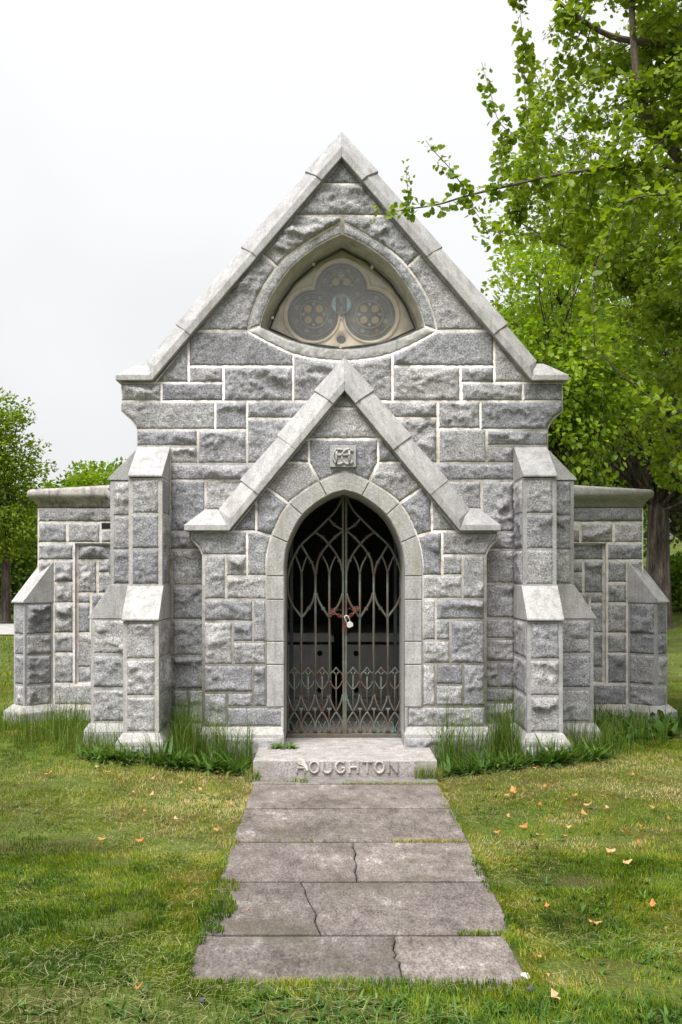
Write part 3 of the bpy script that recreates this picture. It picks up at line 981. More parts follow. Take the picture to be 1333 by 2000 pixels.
# --- copings of both gables: dressed stones lapping over one another
def coping(gx, ga, inner, joints, d, fw, bw, proj, back, mat, slope_l, foot):
    """inner line x = ga.x +- slope*(y-ga.y) ; joints: photo rows where stones meet; per side"""
    for s in (-1, 1):
        ax, az = PX(ga[0], d), PZ(ga[1], d)
        t = np.array([s * slope_l, 0, -1.0]); t /= np.linalg.norm(t)       # downward along the rake
        nrm = np.array([s * 1.0, 0, slope_l]); nrm /= np.linalg.norm(nrm)  # outward
        nl = len(joints) - 1
        for i in range(nl):
            z0, z1 = PZ(joints[i], d), PZ(joints[i + 1], d)
            s0 = (az - z0) / -t[2]; s1 = (az - z1) / -t[2]
            pts = []
            for q_, (sv, ex) in enumerate(((s0, 0.0), (s1 + .012, .022))):
                c = np.array([ax, 0, az]) + t * sv
                prof = [(0, proj + ex * .5), (fw, proj + ex * .5), (fw + bw + ex, -.05), (fw + bw + ex, -back), (0, -back)]
                for (u_, v_) in prof:
                    p = c + nrm * u_; p[1] = DMAP[d] - v_
                    if i == 0 and q_ == 0:   # mitre at the apex
                        k_ = (ax - p[0]) / t[0]
                        p = p + t * k_
                        p[1] = DMAP[d] - v_
                    pts.append(tuple(p))
            mb = MB(); m_ = 5
            fs = [tuple(range(m_)), tuple(range(2 * m_ - 1, m_ - 1, -1))] + [(j, (j + 1) % m_, m_ + (j + 1) % m_, m_ + j) for j in range(m_)]
            mb.add(pts, fs)
            o = mb.build('coping_stone', mat, maus, bevel=.006)
            o.location.y += random.uniform(-.006, .006); o.location.z += random.uniform(-.003, .003)
        # foot stone
        zz1 = PZ(joints[-1], d); sv = (az - zz1) / -t[2]
        c = np.array([ax, 0, az]) + t * sv
        zb = PZ(foot[0], d); sv2 = (az - zb) / -t[2]
        c2 = np.array([ax, 0, az]) + t * sv2
        mb = MB()
        def prof_pts(c_, ex=0):
            return [tuple(np.array([(c_ + nrm * u_)[0], DMAP[d] - v_, (c_ + nrm * u_)[2]])) for (u_, v_) in [(0, proj + ex), (fw, proj + ex), (fw + bw, -.05), (fw + bw, -back), (0, -back)]]
        A_ = prof_pts(c)
        xo = foot[1] * s; zf = PZ(foot[2], d); zt = PZ(foot[3], d); xt = foot[4] * s
        yb = DMAP[d] - proj
        base = [(c2[0], yb, zb), (c2[0], DMAP[d] + back, zb), (xo, yb, zb), (xo, DMAP[d] + back, zb)]
        # raking part
        ze = zf
        sv3 = (az - ze) / -t[2]
        c3 = np.array([ax, 0, az]) + t * sv3
        mb.hull(A_ + [(c2[0], yb, zb), (c2[0], DMAP[d] + back, zb)] + [tuple(p) for p in prof_pts(c + (c2 - c) * .80)])
        # flared foot
        mb.hull([(c2[0], yb - .003, zb), (c2[0], DMAP[d] + back, zb), (xo, yb - .003, zb), (xo, DMAP[d] + back, zb),
                 (xo, yb - .003, zf), (xo, DMAP[d] + back, zf), (c2[0] + s * .02, yb - .003, zf), (xt, DMAP[d] + .05, zt), (xt - s * .12, DMAP[d] + .05, zt), (xt, DMAP[d] + back, zt)])
        mb.build('coping_stone', mat, maus, bevel=.005)
DMAP = {DM: DM, DP: DP}
coping('main', (668, 313), None, [313, 357, 505, 656], DM, .066, .125, .075, .42, M['smooth'], .852, (745.5, 2.14, 735, 708, 1.93))
coping('porch', (673, 766), None, [766, 790, 879, 966], DP, .060, .155, .085, .24, M['smooth'], .825, (1037, 1.455, 1026, 994, 1.28))

# --- body behind: flank walls, roof, back
mb = MB()
for s in (-1, 1):
    a, b = sorted((s * 1.58, s * 1.93)); mb.box(a, b, DM + .41, 15, -.05, 3.35)
mb.box(-1.93, 1.93, 14.6, 15.02, -.05, 3.4)
mb.add([(-1.93, 15.0, 3.3), (1.93, 15.0, 3.3), (0, 15.0, 5.6), (-1.93, 14.7, 3.3), (1.93, 14.7, 3.3), (0, 14.7, 5.6)], [(0, 1, 2), (5, 4, 3), (0, 3, 4, 1), (1, 4, 5, 2), (2, 5, 3, 0)])
mb.build('flank_walls', M['dark_stone'], maus)
mb = MB()
for s in (-1, 1):
    pr = [(0, 5.72), (s * 2.12, 3.45), (s * 2.12, 3.30), (0, 5.52)]
    vs = [(x, DM + .30, z) for x, z in pr] + [(x, 15.1, z) for x, z in pr]
    mb.add(vs, [(0, 1, 2, 3), (7, 6, 5, 4), (0, 4, 5, 1), (1, 5, 6, 2), (2, 6, 7, 3), (3, 7, 4, 0)])
mb.build('roof', M['slate'], maus)
mb = MB(); mb.box(-1.6, 1.6, 9.66, 14.6, -.05, .150)
mb.build('floor', M['arch'], maus)

# --- window
DW = 9.86
win = MB()
fw_ = front(DW)
wo_px = [(668, 480), (620, 505), (570, 552), (535, 600), (515, 650), (590, 690), (669, 700), (750, 690), (823, 650), (803, 600), (768, 552), (718, 505)]
circ = lambda cx, cy, r, n=26: [(cx + r * math.cos(2 * math.pi * i / n), cy + r * math.sin(2 * math.pi * i / n)) for i in range(n)]
cs = [(667, 562), (613, 614), (722, 614)]; rad = 51.5
# outline of the union of three circles: keep arcs outside the other circles, ordered by angle about the centre
un = []
cxm, cym = 667, 594
for (cx, cy) in cs:
    for i in range(72):
        p = (cx + rad * math.cos(2 * math.pi * i / 72), cy + rad * math.sin(2 * math.pi * i / 72))
        if all((p[0] - ox) ** 2 + (p[1] - oy) ** 2 >= (rad - .01) ** 2 for ox, oy in cs if (ox, oy) != (cx, cy)):
            un.append(p)
un = [p for p in un if not ((p[0] - cxm) ** 2 + (p[1] - cym) ** 2 < 20 ** 2)]
un.sort(key=lambda p: math.atan2(p[1] - cym, p[0] - cxm))
def scale_poly(p, c, k): return [(c[0] + (x - c[0]) * k, c[1] + (y - c[1]) * k) for x, y in p]
hole2 = circ(667, 662, 9.5, 18)
tr = link('window', plate(fw_, pm(wo_px, DW), [pm(un, DW), pm(hole2, DW)], -.12, 0), M['tracery'], maus)
# raised moulding round the foils
mb = MB()
mold = [Vector((x, DW - .004, z)) for x, z in pm(scale_poly(un, (cxm, cym), 1.055), DW)]
mb.tube(mold, .013, 6, 1.0, closed=True)
mb.build('moulding', M['tracery'], tr, smooth=True)
gp = DW + .07
mb = MB(); mb.box(PX(540, gp), PX(795, gp), gp, gp + .01, PZ(675, gp), PZ(500, gp))
mb.build('stained_glass', M['lead'], tr)
def disc(px, py, r, d, mat, name, n=20, thick=.006):
    mb = MB(); pts = [(x, z) for x, z in pm(circ(px, py, r, n), d)]
    vs = [(x, d - thick, z) for x, z in pts] + [(x, d, z) for x, z in pts]
    mb.add(vs, [tuple(range(n)), tuple(range(2 * n - 1, n - 1, -1))] + [(i, (i + 1) % n, n + (i + 1) % n, n + i) for i in range(n)])
    return mb.build(name, mat, tr)
def ringo(px, py, r, w, d, mat, name, a0=0, a1=360):
    pts = arc(px, py, r, a0, a1, 28)
    mb = MB(); mb.tube([Vector((x, d, z)) for x, z in pm(pts[:-1] if a1 - a0 == 360 else pts, d)], w, 5, 1.0, closed=(a1 - a0 == 360))
    return mb.build(name, mat, tr)
for (cx, cy) in cs:
    ringo(cx, cy + (0 if cy > 600 else -4), 27, .012, gp - .004, M['greyglass'], 'glass_ring')
    ringo(cx, cy, 43, .008, gp - .004, M['greyglass'], 'glass_ring')
    for k in range(4):
        an = math.radians(45 + 90 * k)
        if cy < 600 and k in (0, 1): continue
        disc(cx + 15.5 * math.cos(an), cy + 15.5 * math.sin(an), 7.2, gp - .002, M['amber'], 'glass_roundel')
        ringo(cx + 15.5 * math.cos(an), cy + 15.5 * math.sin(an), 10.5, .006, gp - .005, M['lead'], 'glass_ring')
disc(667, 541, 7.2, gp - .002, M['amber'], 'glass_roundel')
rd = disc(667, 594, 20, gp - .012, M['greyglass'], 'glass_roundel', 28)
d_ = gp - .022
for sgn in (-1, 1):
    pts = [p for p in circ(667, 594, 18.5, 40) if (p[0] - 667) * sgn > 8.5]
    pts.sort(key=lambda p: p[1])
    smooth_stone(front(d_), pm(pts, d_), tr, M['cyan'], -.006, .004, 0, .001, name='glass_piece')
mbh = MB()
for x0, x1, y0, y1 in ((657, 664, 581, 607), (670, 677, 581, 607), (664, 670, 592, 597)):
    mbh.box(PX(x0, d_), PX(x1, d_), d_ - .006, d_ + .002, PZ(y1, d_), PZ(y0, d_))
mbh.build('initial', M['lead'], tr)
gk_in = pm(scale_poly([(668, 487), (622, 512), (577, 552), (546, 596), (527, 642), (590, 670), (669, 680), (750, 670), (811, 642), (792, 596), (761, 552), (716, 512)], (668, 600), 1.0), 9.79)
mb = MB(); mb.tube([Vector((x, 9.79, z)) for x, z in gk_in], .011, 5, 1.0, closed=True); mb.build('gasket', M['frame'], tr)
for (cx, cy) in cs:
    for k in range(8):
        an = math.radians(22.5 + 45 * k)
        px_, py_ = cx + 35 * math.cos(an), cy + 35 * math.sin(an)
        if (px_ - 667) ** 2 + (py_ - 594) ** 2 < 24 ** 2 or any((px_ - ox) ** 2 + (py_ - oy) ** 2 < 44 ** 2 for ox, oy in cs if (ox, oy) != (cx, cy)): continue
        disc(px_, py_, 4.6, gp - .002, M['amber2'] if k % 2 else M['greyglass'], 'glass_piece', 10)
    for k in range(4):
        an = math.radians(90 * k)
        disc(cx + 20 * math.cos(an), cy + (0 if cy > 600 else -4) + 20 * math.sin(an), 3.4, gp - .003, M['cyan2'], 'glass_piece', 8)
mb = MB(); gpn = 9.80
wp = pm(wo_px, gpn)
mb.add([(x, gpn, z) for x, z in wp] + [(x, gpn + .006, z) for x, z in wp], [tuple(range(12)), tuple(range(23, 11, -1))] + [(i, (i + 1) % 12, 12 + (i + 1) % 12, 12 + i) for i in range(12)])
mb.build('pane', M['glass'], tr)
for (x, y) in ((613, 517), (727, 522), (533, 621), (665, 681)):
    mb = MB(); p = at(x, y, 9.78); mb.box(p.x - .012, p.x + .012, 9.765, 9.80, p.z - .012, p.z + .012); mb.build('pane_clip', M['steel'], tr)
# window reveal
rv = win_hole
n = len(rv); cwx, cwz = PX(669, DM), PZ(590, DM)
A = FM.map(rv, .008); B = np.array([[cwx + (x - cwx) * .965, DW - .001, cwz + (z - cwz) * .965] for x, z in rv])
k = np.arange(n); k2 = (k + 1) % n
me = fast_mesh('window_reveal', np.vstack([A, B]), [np.stack([k, k2, k2 + n, k + n], -1)])
link('window_reveal', me, M['reveal'], maus)

# --- wings on both sides
DWG = 11.0
WS = [rect(74, 245, 991, 1021), rect(74, 132, 1021, 1061), rect(132, 197, 1021, 1061), rect(197, 245, 1033, 1061), rect(74, 145, 1061, 1095),
      rect(105, 145, 1095, 1139), rect(105, 145, 1139, 1179), rect(105, 145, 1179, 1238), rect(105, 145, 1238, 1277), rect(105, 145, 1277, 1336), rect(105, 245, 1336, 1378), rect(74, 105, 1095, 1140)]
WPN = [rect(149, 245, 1062, 1095), rect(149, 189, 1095, 1160), rect(189, 245, 1095, 1120), rect(189, 245, 1120, 1160), rect(149, 176, 1160, 1180), rect(176, 245, 1160, 1238),
       rect(149, 176, 1180, 1238), rect(149, 200, 1238, 1306), rect(200, 245, 1238, 1306), rect(149, 245, 1306, 1335)]
def mx(poly, s): return poly if s < 0 else [(-x, z) for x, z in poly]
for s in (-1, 1):
    fw1, fw2 = front(DWG), front(DWG + .05)
    xo = PX(74, DWG); xp = PX(147, DWG); xi = -1.90
    mb = MB()
    def bxs(x0, x1, *r):
        a, b = sorted((-s * x0, -s * x1)); mb.box(a, b, *r)
    zc = PZ(1061, DWG); zc2 = PZ(1336, DWG)
    bxs(xo, xp, DWG, DWG + .4, -.05, 2.47)
    bxs(xp, xi, DWG + .002, DWG + .4, zc, 2.469)
    bxs(xp, xi, DWG + .002, DWG + .4, -.05, zc2)
    bxs(xp, xi, DWG + .05, DWG + .4, zc2, zc)
    bxs(xo, xo + .35, DWG + .39, 14.2, -.05, 2.468)
    bxs(xo, xi, 13.9, 14.25, -.05, 2.467)
    wg = mb.build('wing_wall', M['mortar'], maus)
    for p in WS: rock_stone(fw1, mx(pm(p, DWG), s), wg, M['rock'], gap=.012, bulge=.034, step=.022)
    for p in WPN: rock_stone(fw2, mx(pm(p, DWG), s), wg, M['rock'], gap=.012, bulge=.034, step=.022)
    # flank stones of the wing
    fr = Frame((-s * xo, DWG, 0), (0, 1, 0), (0, 0, 1), (s, 0, 0))
    for j, (za, zb) in enumerate(((2.47, 2.31), (2.31, 2.08), (2.08, 1.89), (1.89, 1.42), (1.42, 1.08), (1.08, .52), (.52, .25))):
        for (ya, yb) in ((.04, .85 + .2 * (j % 2)), (.85 + .2 * (j % 2), 1.9), (1.9, 3.0)):
            rock_stone(fr, [(ya, zb), (yb, zb), (yb, za), (ya, za)], wg, M['rock'], gap=.012, bulge=.03, step=.045)
    # coping with cove and rounded nose
    prof = [(0, 0), (.008, .03), (.026, .06), (.055, .085), (.078, .105), (.09, .13), (.092, .155), (.082, .178), (.06, .192), (0, .2)]
    vs = []; m_ = len(prof)
    xin = -1.94
    rise = .085
    for (u_, z_) in prof:
        vs.append((xin, DWG - u_, 2.48 + z_ + (rise if z_ > .15 else 0)))
    for (u_, z_) in prof:
        vs.append((xo - u_, DWG - u_, 2.48 + z_))
    for (u_, z_) in prof:
        vs.append((xo - u_, 14.3, 2.48 + z_))
    vs.append((xin, 14.3, 2.48 + .2 + rise)); vs.append((xin, 14.3, 2.48))
    vs = [(-s * x, y, z) for x, y, z in vs]
    fs = []
    for r_ in (0, 1):
        for j in range(m_ - 1):
            fs.append((r_ * m_ + j, r_ * m_ + j + 1, (r_ + 1) * m_ + j + 1, (r_ + 1) * m_ + j))
    fs.append((m_ - 1, 2 * m_ - 1, 3 * m_ - 1, 3 * m_)); fs.append((0, m_, 2 * m_, 3 * m_ + 1))
    mb = MB(); mb.add(vs, fs)
    o = mb.build('wing_coping', M['cap'] if s < 0 else M['arch'], maus)
    for pf in o.data.polygons: pf.use_smooth = True
    # dark weep slot under the coping
    if s < 0:
        mb = MB(); mb.box(PX(199, DWG), PX(222, DWG), DWG - .004, DWG + .1, PZ(1032.5, DWG), PZ(1021.5, DWG)); mb.build('weep_slot', M['black'], wg)
    # diagonal corner buttress
    C = np.array([-s * xo, DWG]); Dv = np.array([s, -1]) / math.sqrt(2); Sv = np.array([-s, -1]) / math.sqrt(2)
    def dp(a, b, z): q_ = C + Dv * a + Sv * b; return (q_[0], q_[1], z)
    w_ = .12; Lb = .22
    mb = MB(); mb.hull([dp(a, b, z) for a in (-.2, Lb) for b in (-w_, w_) for z in (.30, 1.43)])
    bt = mb.build('buttress', M['margin'], maus)
    mb = MB(); mb.hull([dp(a, b, 1.43) for a in (-.12, Lb + .025) for b in (-w_ - .01, w_ + .01)] + [dp(Lb + .025, b, 1.445) for b in (-w_ - .01, w_ + .01)] + [dp(-.12, b, 1.885) for b in (-w_ - .01, w_ + .01)])
    mb.build('sloped_cap', M['smooth'], maus, bevel=.004)
    zz = [PZ(y_, 10.8) for y_ in (1179, 1240, 1280, 1339, 1381)]
    fS = Frame(dp(0, w_, 0), (Dv[0], Dv[1], 0), (0, 0, 1), (Sv[0], Sv[1], 0))
    fE = Frame(dp(Lb, 0, 0), (Sv[0], Sv[1], 0), (0, 0, 1), (Dv[0], Dv[1], 0))
    fT = Frame(dp(0, -w_, 0), (Dv[0], Dv[1], 0), (0, 0, 1), (-Sv[0], -Sv[1], 0))
    for j in range(4):
        for fr_, pl_ in ((fS, [(-.105, 0), (Lb - .02, 0)]), (fE, [(-w_ + .02, 0), (w_ - .02, 0)]), (fT, [(-.105, 0), (Lb - .02, 0)])):
            a_, b_ = pl_[0][0], pl_[1][0]
            uv = [(a_, zz[j + 1]), (b_, zz[j + 1]), (b_, zz[j]), (a_, zz[j])]
            rock_stone(fr_, uv, bt, M['rock'], gap=.008, bulge=.036, step=.02)
    mb = MB(); mb.hull([dp(a, b, z) for a in (-.25, Lb + .09) for b in (-w_ - .07, w_ + .07) for z in (-.05, .24)])
    mb.hull([dp(a, b, .241) for a in (-.25, Lb + .09) for b in (-w_ - .07, w_ + .07)] + [dp(a, b, .315) for a in (-.25, Lb + .01) for b in (-w_ - .01, w_ + .01)])
    mb.build('plinth', M['arch'], maus, bevel=.006)
    mb = MB(); a_, b_ = sorted((-s * (xo + .1), -s * xi)); mb.box(a_, b_, DWG - .07, DWG + .1, -.05, .26)
    mb.build('plinth', M['margin'], maus, bevel=.01)

# --- doorstep with raised letters
DS = 8.48
mb = MB(); mb.box(-.77, .80, DS, 9.13, -.05, .155); mb.box(-.575, .575, 9.13, 9.68, -.05, .154)
step = mb.build('doorstep', M['smooth'], maus, bevel=.008)
step.data.materials.clear(); 
M['step'] = granite('worn_step_granite', (.22, .20, .185), (.42, .39, .365), (.56, .53, .505), (.72, 1.12), .35, ((.22, .17, .13), .5))
step.data.materials.append(M['step'])
def lz(zx, zy): return Vector((PX(480 + zx / 3.3325, DS), DS - .005, PZ(1430 + zy / 3.3325, DS)))
T0, T1 = 190, 264
def ell(cx, rx, a0, a1): 
    return [(cx + rx * math.cos(math.radians(a)), 227 - 37 * math.sin(math.radians(a))) for a in np.linspace(a0, a1, 20)]
letters = {
 'H1': [[(335, 222), (335, T1)], [(385, 236), (385, T1)], [(335, 232), (385, 232)]],
 'O1': [ell(447, 29, 0, 360)],
 'U': [[(505, T0), (505, 240)] + [(532 + 27 * math.cos(math.radians(a)), 238 - 26 * math.sin(math.radians(a))) for a in np.linspace(180, 360, 12)] + [(559, T0)]],
 'G': [ell(618, 30, 48, 335) + [(645, 232), (625, 232)]],
 'H2': [[(677, T0), (677, T1)], [(730, T0), (730, T1)], [(677, 227), (730, 227)]],
 'T': [[(760, 193), (826, 193)], [(793, 193), (793, T1)]],
 'O2': [ell(872, 29, 0, 360)],
 'N': [[(932, T1), (932, T0)], [(934, T0), (986, T1)], [(988, T1), (988, T0)]]}
for k_, strokes in letters.items():
    mb = MB()
    for st in strokes:
        mb.tube([lz(*p) for p in st], .0115, 6, 1.0, up=Vector((0, 1, 0)))
    mb.build('letter', M['step'], step, smooth=False)

patch = [lz(*p) for p in ((338, 176), (362, 170), (384, 178), (392, 200), (402, 222), (408, 246), (396, 250), (386, 226), (366, 214), (344, 208), (334, 192))]
mb = MB(); npt = len(patch)
mb.add([(p.x, DS - .007, p.z) for p in patch] + [(p.x * 1.0, DS + .004, p.z) for p in patch], [tuple(range(npt))] + [(i, (i + 1) % npt, npt + (i + 1) % npt, npt + i) for i in range(npt)])
mb.build('mortar_patch', M['mortar'], step)

# ------------------------------------------------------------------ tombs inside
for side, x0, x1, lab in ((-1, -.80, -.095, 'grey granite tomb with rounded lid left of the dark gap inside'), (1, .075, .80, 'grey granite tomb with rounded lid right of the dark gap inside')):
    tmb = empty('tomb', ((x0 + x1) / 2, 11.6, .15), lab, 'tomb', 'two tombs inside the mausoleum')
    mb = MB(); mb.box(x0, x1, 11.6, 13.8, .30, PZ(1259, 11.6)); body = mb.build('body', M['tomb'], tmb, bevel=.01)
    mb = MB(); mb.box(x0 - .05 if side < 0 else x0, x1 + .0 if side < 0 else x1 + .05, 11.52, 13.85, .151, .30); mb.build('base', M['tomb'], tmb, bevel=.01)
    zb, zt = PZ(1254, 11.55), PZ(1236, 11.55)
    mb = MB(); mb.hull([(x0 - .03, 11.55, zb), (x1 + .03, 11.55, zb), (x0 - .03, 13.85, zb), (x1 + .03, 13.85, zb), (x0 - .02, 11.55, zt - .04), (x1 + .02, 11.55, zt - .04), (x0 - .02, 13.85, zt - .04), (x1 + .02, 13.85, zt - .04), (x0 + .04, 11.56, zt), (x1 - .04, 11.56, zt), (x0 + .04, 13.8, zt), (x1 - .04, 13.8, zt)])
    mb.build('lid', M['tomb'], tmb, bevel=.01)
    hx = PX(625, 11.6) if side < 0 else PX(696, 11.6)
    for hy in (1276, 1348):
        z = PZ(hy, 11.6)
        mb = MB(); pts = [(hx + .032 * math.cos(2 * math.pi * i / 18), z + .032 * math.sin(2 * math.pi * i / 18)) for i in range(18)]
        mb.add([(x, 11.596, zz_) for x, zz_ in pts] + [(x, 11.64, zz_) for x, zz_ in pts], [tuple(range(18)), tuple(range(35, 17, -1))] + [(i, (i + 1) % 18, 18 + (i + 1) % 18, 18 + i) for i in range(18)])
        mb.build('hole', M['black'], tmb)

# ------------------------------------------------------------------ gate
DG = 9.69
gate = empty('entrance_gate', (PX(673.5, DG), DG, .16), 'tall patinated bronze double gate with gothic tracery in the arched doorway', 'gate')
Z1 = lambda x, y: (540 + x / 4.937, 940 + y / 4.937)
Z2 = lambda x, y: (540 + x / 4.937, 1190 + y / 4.937)
def bar_pts(ps, side, d=DG):
    c = 673.5
    out = []
    for x, y in ps:
        if side: x = 2 * c - x
        out.append(at(x, y, d))
    return out
outer = smooth_curve([Z1(648, 115), Z1(612, 215), Z1(560, 300), Z1(505, 356), Z1(440, 422), Z1(360, 500), Z1(240, 612), Z1(180, 712), Z1(132, 820), Z1(110, 930), Z1(110, 1050), Z1(130, 1135), Z1(170, 1215), Z1(215, 1272), Z1(245, 1315)], 4)
thick = [
 outer,
 smooth_curve([Z1(240, 612), Z1(300, 715), Z1(350, 805), Z1(374, 900)], 4),
 smooth_curve([Z1(382, 900), Z1(400, 770), Z1(445, 680), Z1(505, 605)], 4),
 smooth_curve([Z1(505, 605), Z1(570, 690), Z1(620, 790), Z1(640, 880)], 4),
 smooth_curve([Z1(505, 605), Z1(445, 540), Z1(370, 490)], 4),
 smooth_curve([Z1(505, 605), Z1(565, 540), Z1(640, 480)], 4),
 smooth_curve([Z1(505, 356), Z1(560, 420), Z1(640, 470)], 4),
 smooth_curve([Z1(374, 1075), Z1(350, 1165), Z1(300, 1242), Z1(247, 1315)], 4),
 smooth_curve([Z1(384, 1075), Z1(415, 1165), Z1(465, 1248), Z1(510, 1315)], 4),
 smooth_curve([Z1(640, 1085), Z1(605, 1180), Z1(560, 1250), Z1(514, 1315)], 4),
 [Z1(245, 880), Z1(245, 1300), Z2(242, 300), Z2(240, 830)],
 [Z1(378, 880), Z1(378, 1300), Z2(380, 300), Z2(375, 830)],
 [Z1(512, 890), Z1(512, 1300), Z2(515, 300), Z2(510, 830)],
 [Z1(644, 130), Z1(644, 700), Z1(645, 1300), Z2(648, 600), Z2(650, 1215)],
 [Z2(108, 640), Z2(106, 1000), Z2(106, 1200)],
]
medium = [
 smooth_curve([Z1(245, 885), Z1(218, 800), Z1(180, 712)], 4), smooth_curve([Z1(245, 885), Z1(268, 795), Z1(302, 715)], 4),
 smooth_curve([Z1(512, 895), Z1(490, 805), Z1(446, 722)], 4), smooth_curve([Z1(512, 895), Z1(535, 805), Z1(574, 722)], 4),
 [Z2(104, 1200), Z2(650, 1200)],
]
thin = []
ms = [108, 240, 375, 510, 645]
for i in range(4):
    a, b = ms[i], ms[i + 1]; m_ = (a + b) / 2
    thin += [smooth_curve([Z2(m_, 560), Z2(m_ - 25, 595), Z2(a + 10, 625), Z2(a + 6, 680)], 3), smooth_curve([Z2(m_, 560), Z2(m_ + 25, 595), Z2(b - 10, 625), Z2(b - 6, 680)], 3),
             smooth_curve([Z2(a + 8, 690), Z2(a + 30, 735), Z2(m_, 775)], 3), smooth_curve([Z2(b - 8, 690), Z2(b - 30, 735), Z2(m_, 775)], 3),
             [Z2(m_, 635), Z2(m_, 985)], [Z2(m_, 637), Z2(m_ - 22, 605)], [Z2(m_, 637), Z2(m_ + 22, 605)]]
    medium += [smooth_curve([Z2(a + 3, 820), Z2(a + 22, 900), Z2(m_, 990)], 3), smooth_curve([Z2(b - 3, 820), Z2(b - 22, 900), Z2(m_, 990)], 3),
               smooth_curve([Z2(m_, 990), Z2(a + 30, 1045), Z2(a + 5, 1110), Z2(a + 10, 1190)], 3), smooth_curve([Z2(m_, 990), Z2(b - 30, 1045), Z2(b - 5, 1110), Z2(b - 10, 1190)], 3)]
    thin += [smooth_curve([Z2(m_ - 38, 1080), Z2(m_ - 15, 1120), Z2(m_, 1190)], 3), smooth_curve([Z2(m_ + 38, 1080), Z2(m_ + 15, 1120), Z2(m_, 1190)], 3),
             smooth_curve([Z2(m_ - 50, 1150), Z2(m_ - 42, 1180), Z2(m_ - 25, 1188), Z2(m_ - 6, 1170)], 3), smooth_curve([Z2(m_ + 50, 1150), Z2(m_ + 42, 1180), Z2(m_ + 25, 1188), Z2(m_ + 6, 1170)], 3)]
    if i < 3:
        thin += [[Z2(b, 950), Z2(b, 1085)], [Z2(b, 985), Z2(b - 20, 950)], [Z2(b, 985), Z2(b + 20, 950)]]
for side in (0, 1):
    gl_ = MB(); gl_.tube(bar_pts(thick[13], side), .0135, 4, 1.2, up=Vector((0, 1, 0)))
    leafo = gl_.build('gate_leaf', M['bronze'], gate)
    jj = 0
    for lst, w in ((thick[:13] + thick[14:], .0132), (medium, .0102), (thin, .0068)):
        for ps in lst:
            jj += 1
            mb = MB(); mb.tube(bar_pts(ps, side, DG + .0015 * (jj % 5)), w, 6, 1.25, up=Vector((0, 1, 0)))
            mb.build('bar', M['bronze'], leafo, smooth=True)
    # small cusps on the tracery
    for ps in (outer, thick[1], thick[2], thick[3], thick[4], thick[5], thick[6], thick[7], thick[8], thick[9]):
        i_ = int(len(ps) * .55)
        p = bar_pts([ps[i_]], side)[0]; tng = (bar_pts([ps[min(i_ + 1, len(ps) - 1)]], side)[0] - p).normalized()
        nn = Vector((tng.z, 0, -tng.x))
        cen = at(673.5 if False else (2 * 673.5 - 575 if side else 575), 1110, DG)
        for sg in (-1, 1):
            tip = p + nn * sg * .024
            mb = MB(); mb.hull([p + tng * .018 + Vector((0, .006, 0)), p - tng * .018 + Vector((0, .006, 0)), p + tng * .018 - Vector((0, .006, 0)), p - tng * .018 - Vector((0, .006, 0)), tip + Vector((0, .004, 0)), tip - Vector((0, .004, 0))])
            if abs((p + nn * sg * .05 - cen).length) < abs((p - cen).length) or ps is not outer:
                mb.build('cusp', M['bronze'], leafo)
    # hinge post against the jamb
    x = 560 if not side else 787
    mb = MB(); mb.tube([at(x, 1135, DG - .01), at(x, 1442, DG - .01)], .013, 8, 1.0)
    mb.build('hinge_post', M['frame'], gate)
    for y_ in (1185, 1405):
        p = at(x, y_, DG - .01); mb = MB(); mb.box(p.x - .02, p.x + .02, p.y - .02, p.y + .02, p.z - .03, p.z + .03); mb.build('hinge', M['frame'], gate, bevel=.004)
    x = 569.5 if not side else 773
    mb = MB(); p0 = at(x - 3.5, 1440, 9.98); p1 = at(x + 3.5, 1050, 9.98); mb.box(p0.x, p1.x, 9.97, 10.03, p0.z, p1.z); mb.build('door_frame', M['frame'], gate, bevel=.004)
mb = MB(); p0 = at(558, 1447, DG); p1 = at(789, 1443, DG); mb.box(p0.x, p1.x, DG - .02, DG + .03, .156, .156 + .035); mb.build('threshold', M['bronze'], gate, bevel=.004)

# ------------------------------------------------------------------ chain and padlock
chain = empty('chain', at(673, 1195, DG - .05), 'rusty steel chain looped through both gate leaves', 'chain')
Z6 = lambda x, y, d: at(620 + x / 12.118, 1150 + y / 12.118, d)
cp = [Z6(560, 505, DG + .04), Z6(430, 480, DG + .03), Z6(330, 510, DG - .01), Z6(330, 565, DG - .035), Z6(430, 590, DG - .045), Z6(530, 640, DG - .05), Z6(620, 665, DG - .055), Z6(700, 675, DG - .055),
      Z6(770, 650, DG - .055), Z6(850, 590, DG - .05), Z6(910, 520, DG - .04), Z6(960, 480, DG - .02), Z6(930, 435, DG + .02), Z6(830, 450, DG + .04), Z6(700, 480, DG + .045)]
seg = []
Ls = 0.031
acc = [0]
for a, b in zip(cp, cp[1:]): acc.append(acc[-1] + (b - a).length)
def chain_at(s_):
    for i in range(len(cp) - 1):
        if s_ <= acc[i + 1]:
            return cp[i].lerp(cp[i + 1], (s_ - acc[i]) / (acc[i + 1] - acc[i]))
    return cp[-1]
def chain_link(p, t, flip):
    u = Vector((0, 1, 0)) if flip else Vector((0, 0, 1))
    a = t.cross(u)
    if a.length < .1: a = t.cross(Vector((1, 0, 0)))
    a.normalize()
    pts = []
    for i in range(14):
        an = 2 * math.pi * i / 14
        pts.append(p + t * (.021 * math.cos(an) + (.006 if math.cos(an) > 0 else -.006)) + a * (.0125 * math.sin(an)))
    mb = MB(); mb.tube(pts, .0042, 6, 1.0, closed=True)
    mb.build('link', M['rust'], chain, smooth=True)
nlk = int(acc[-1] / Ls)
for i in range(nlk):
    s_ = (i + .5) * Ls
    chain_link(chain_at(s_), (chain_at(s_ + .01) - chain_at(s_ - .01)).normalized(), i % 2)
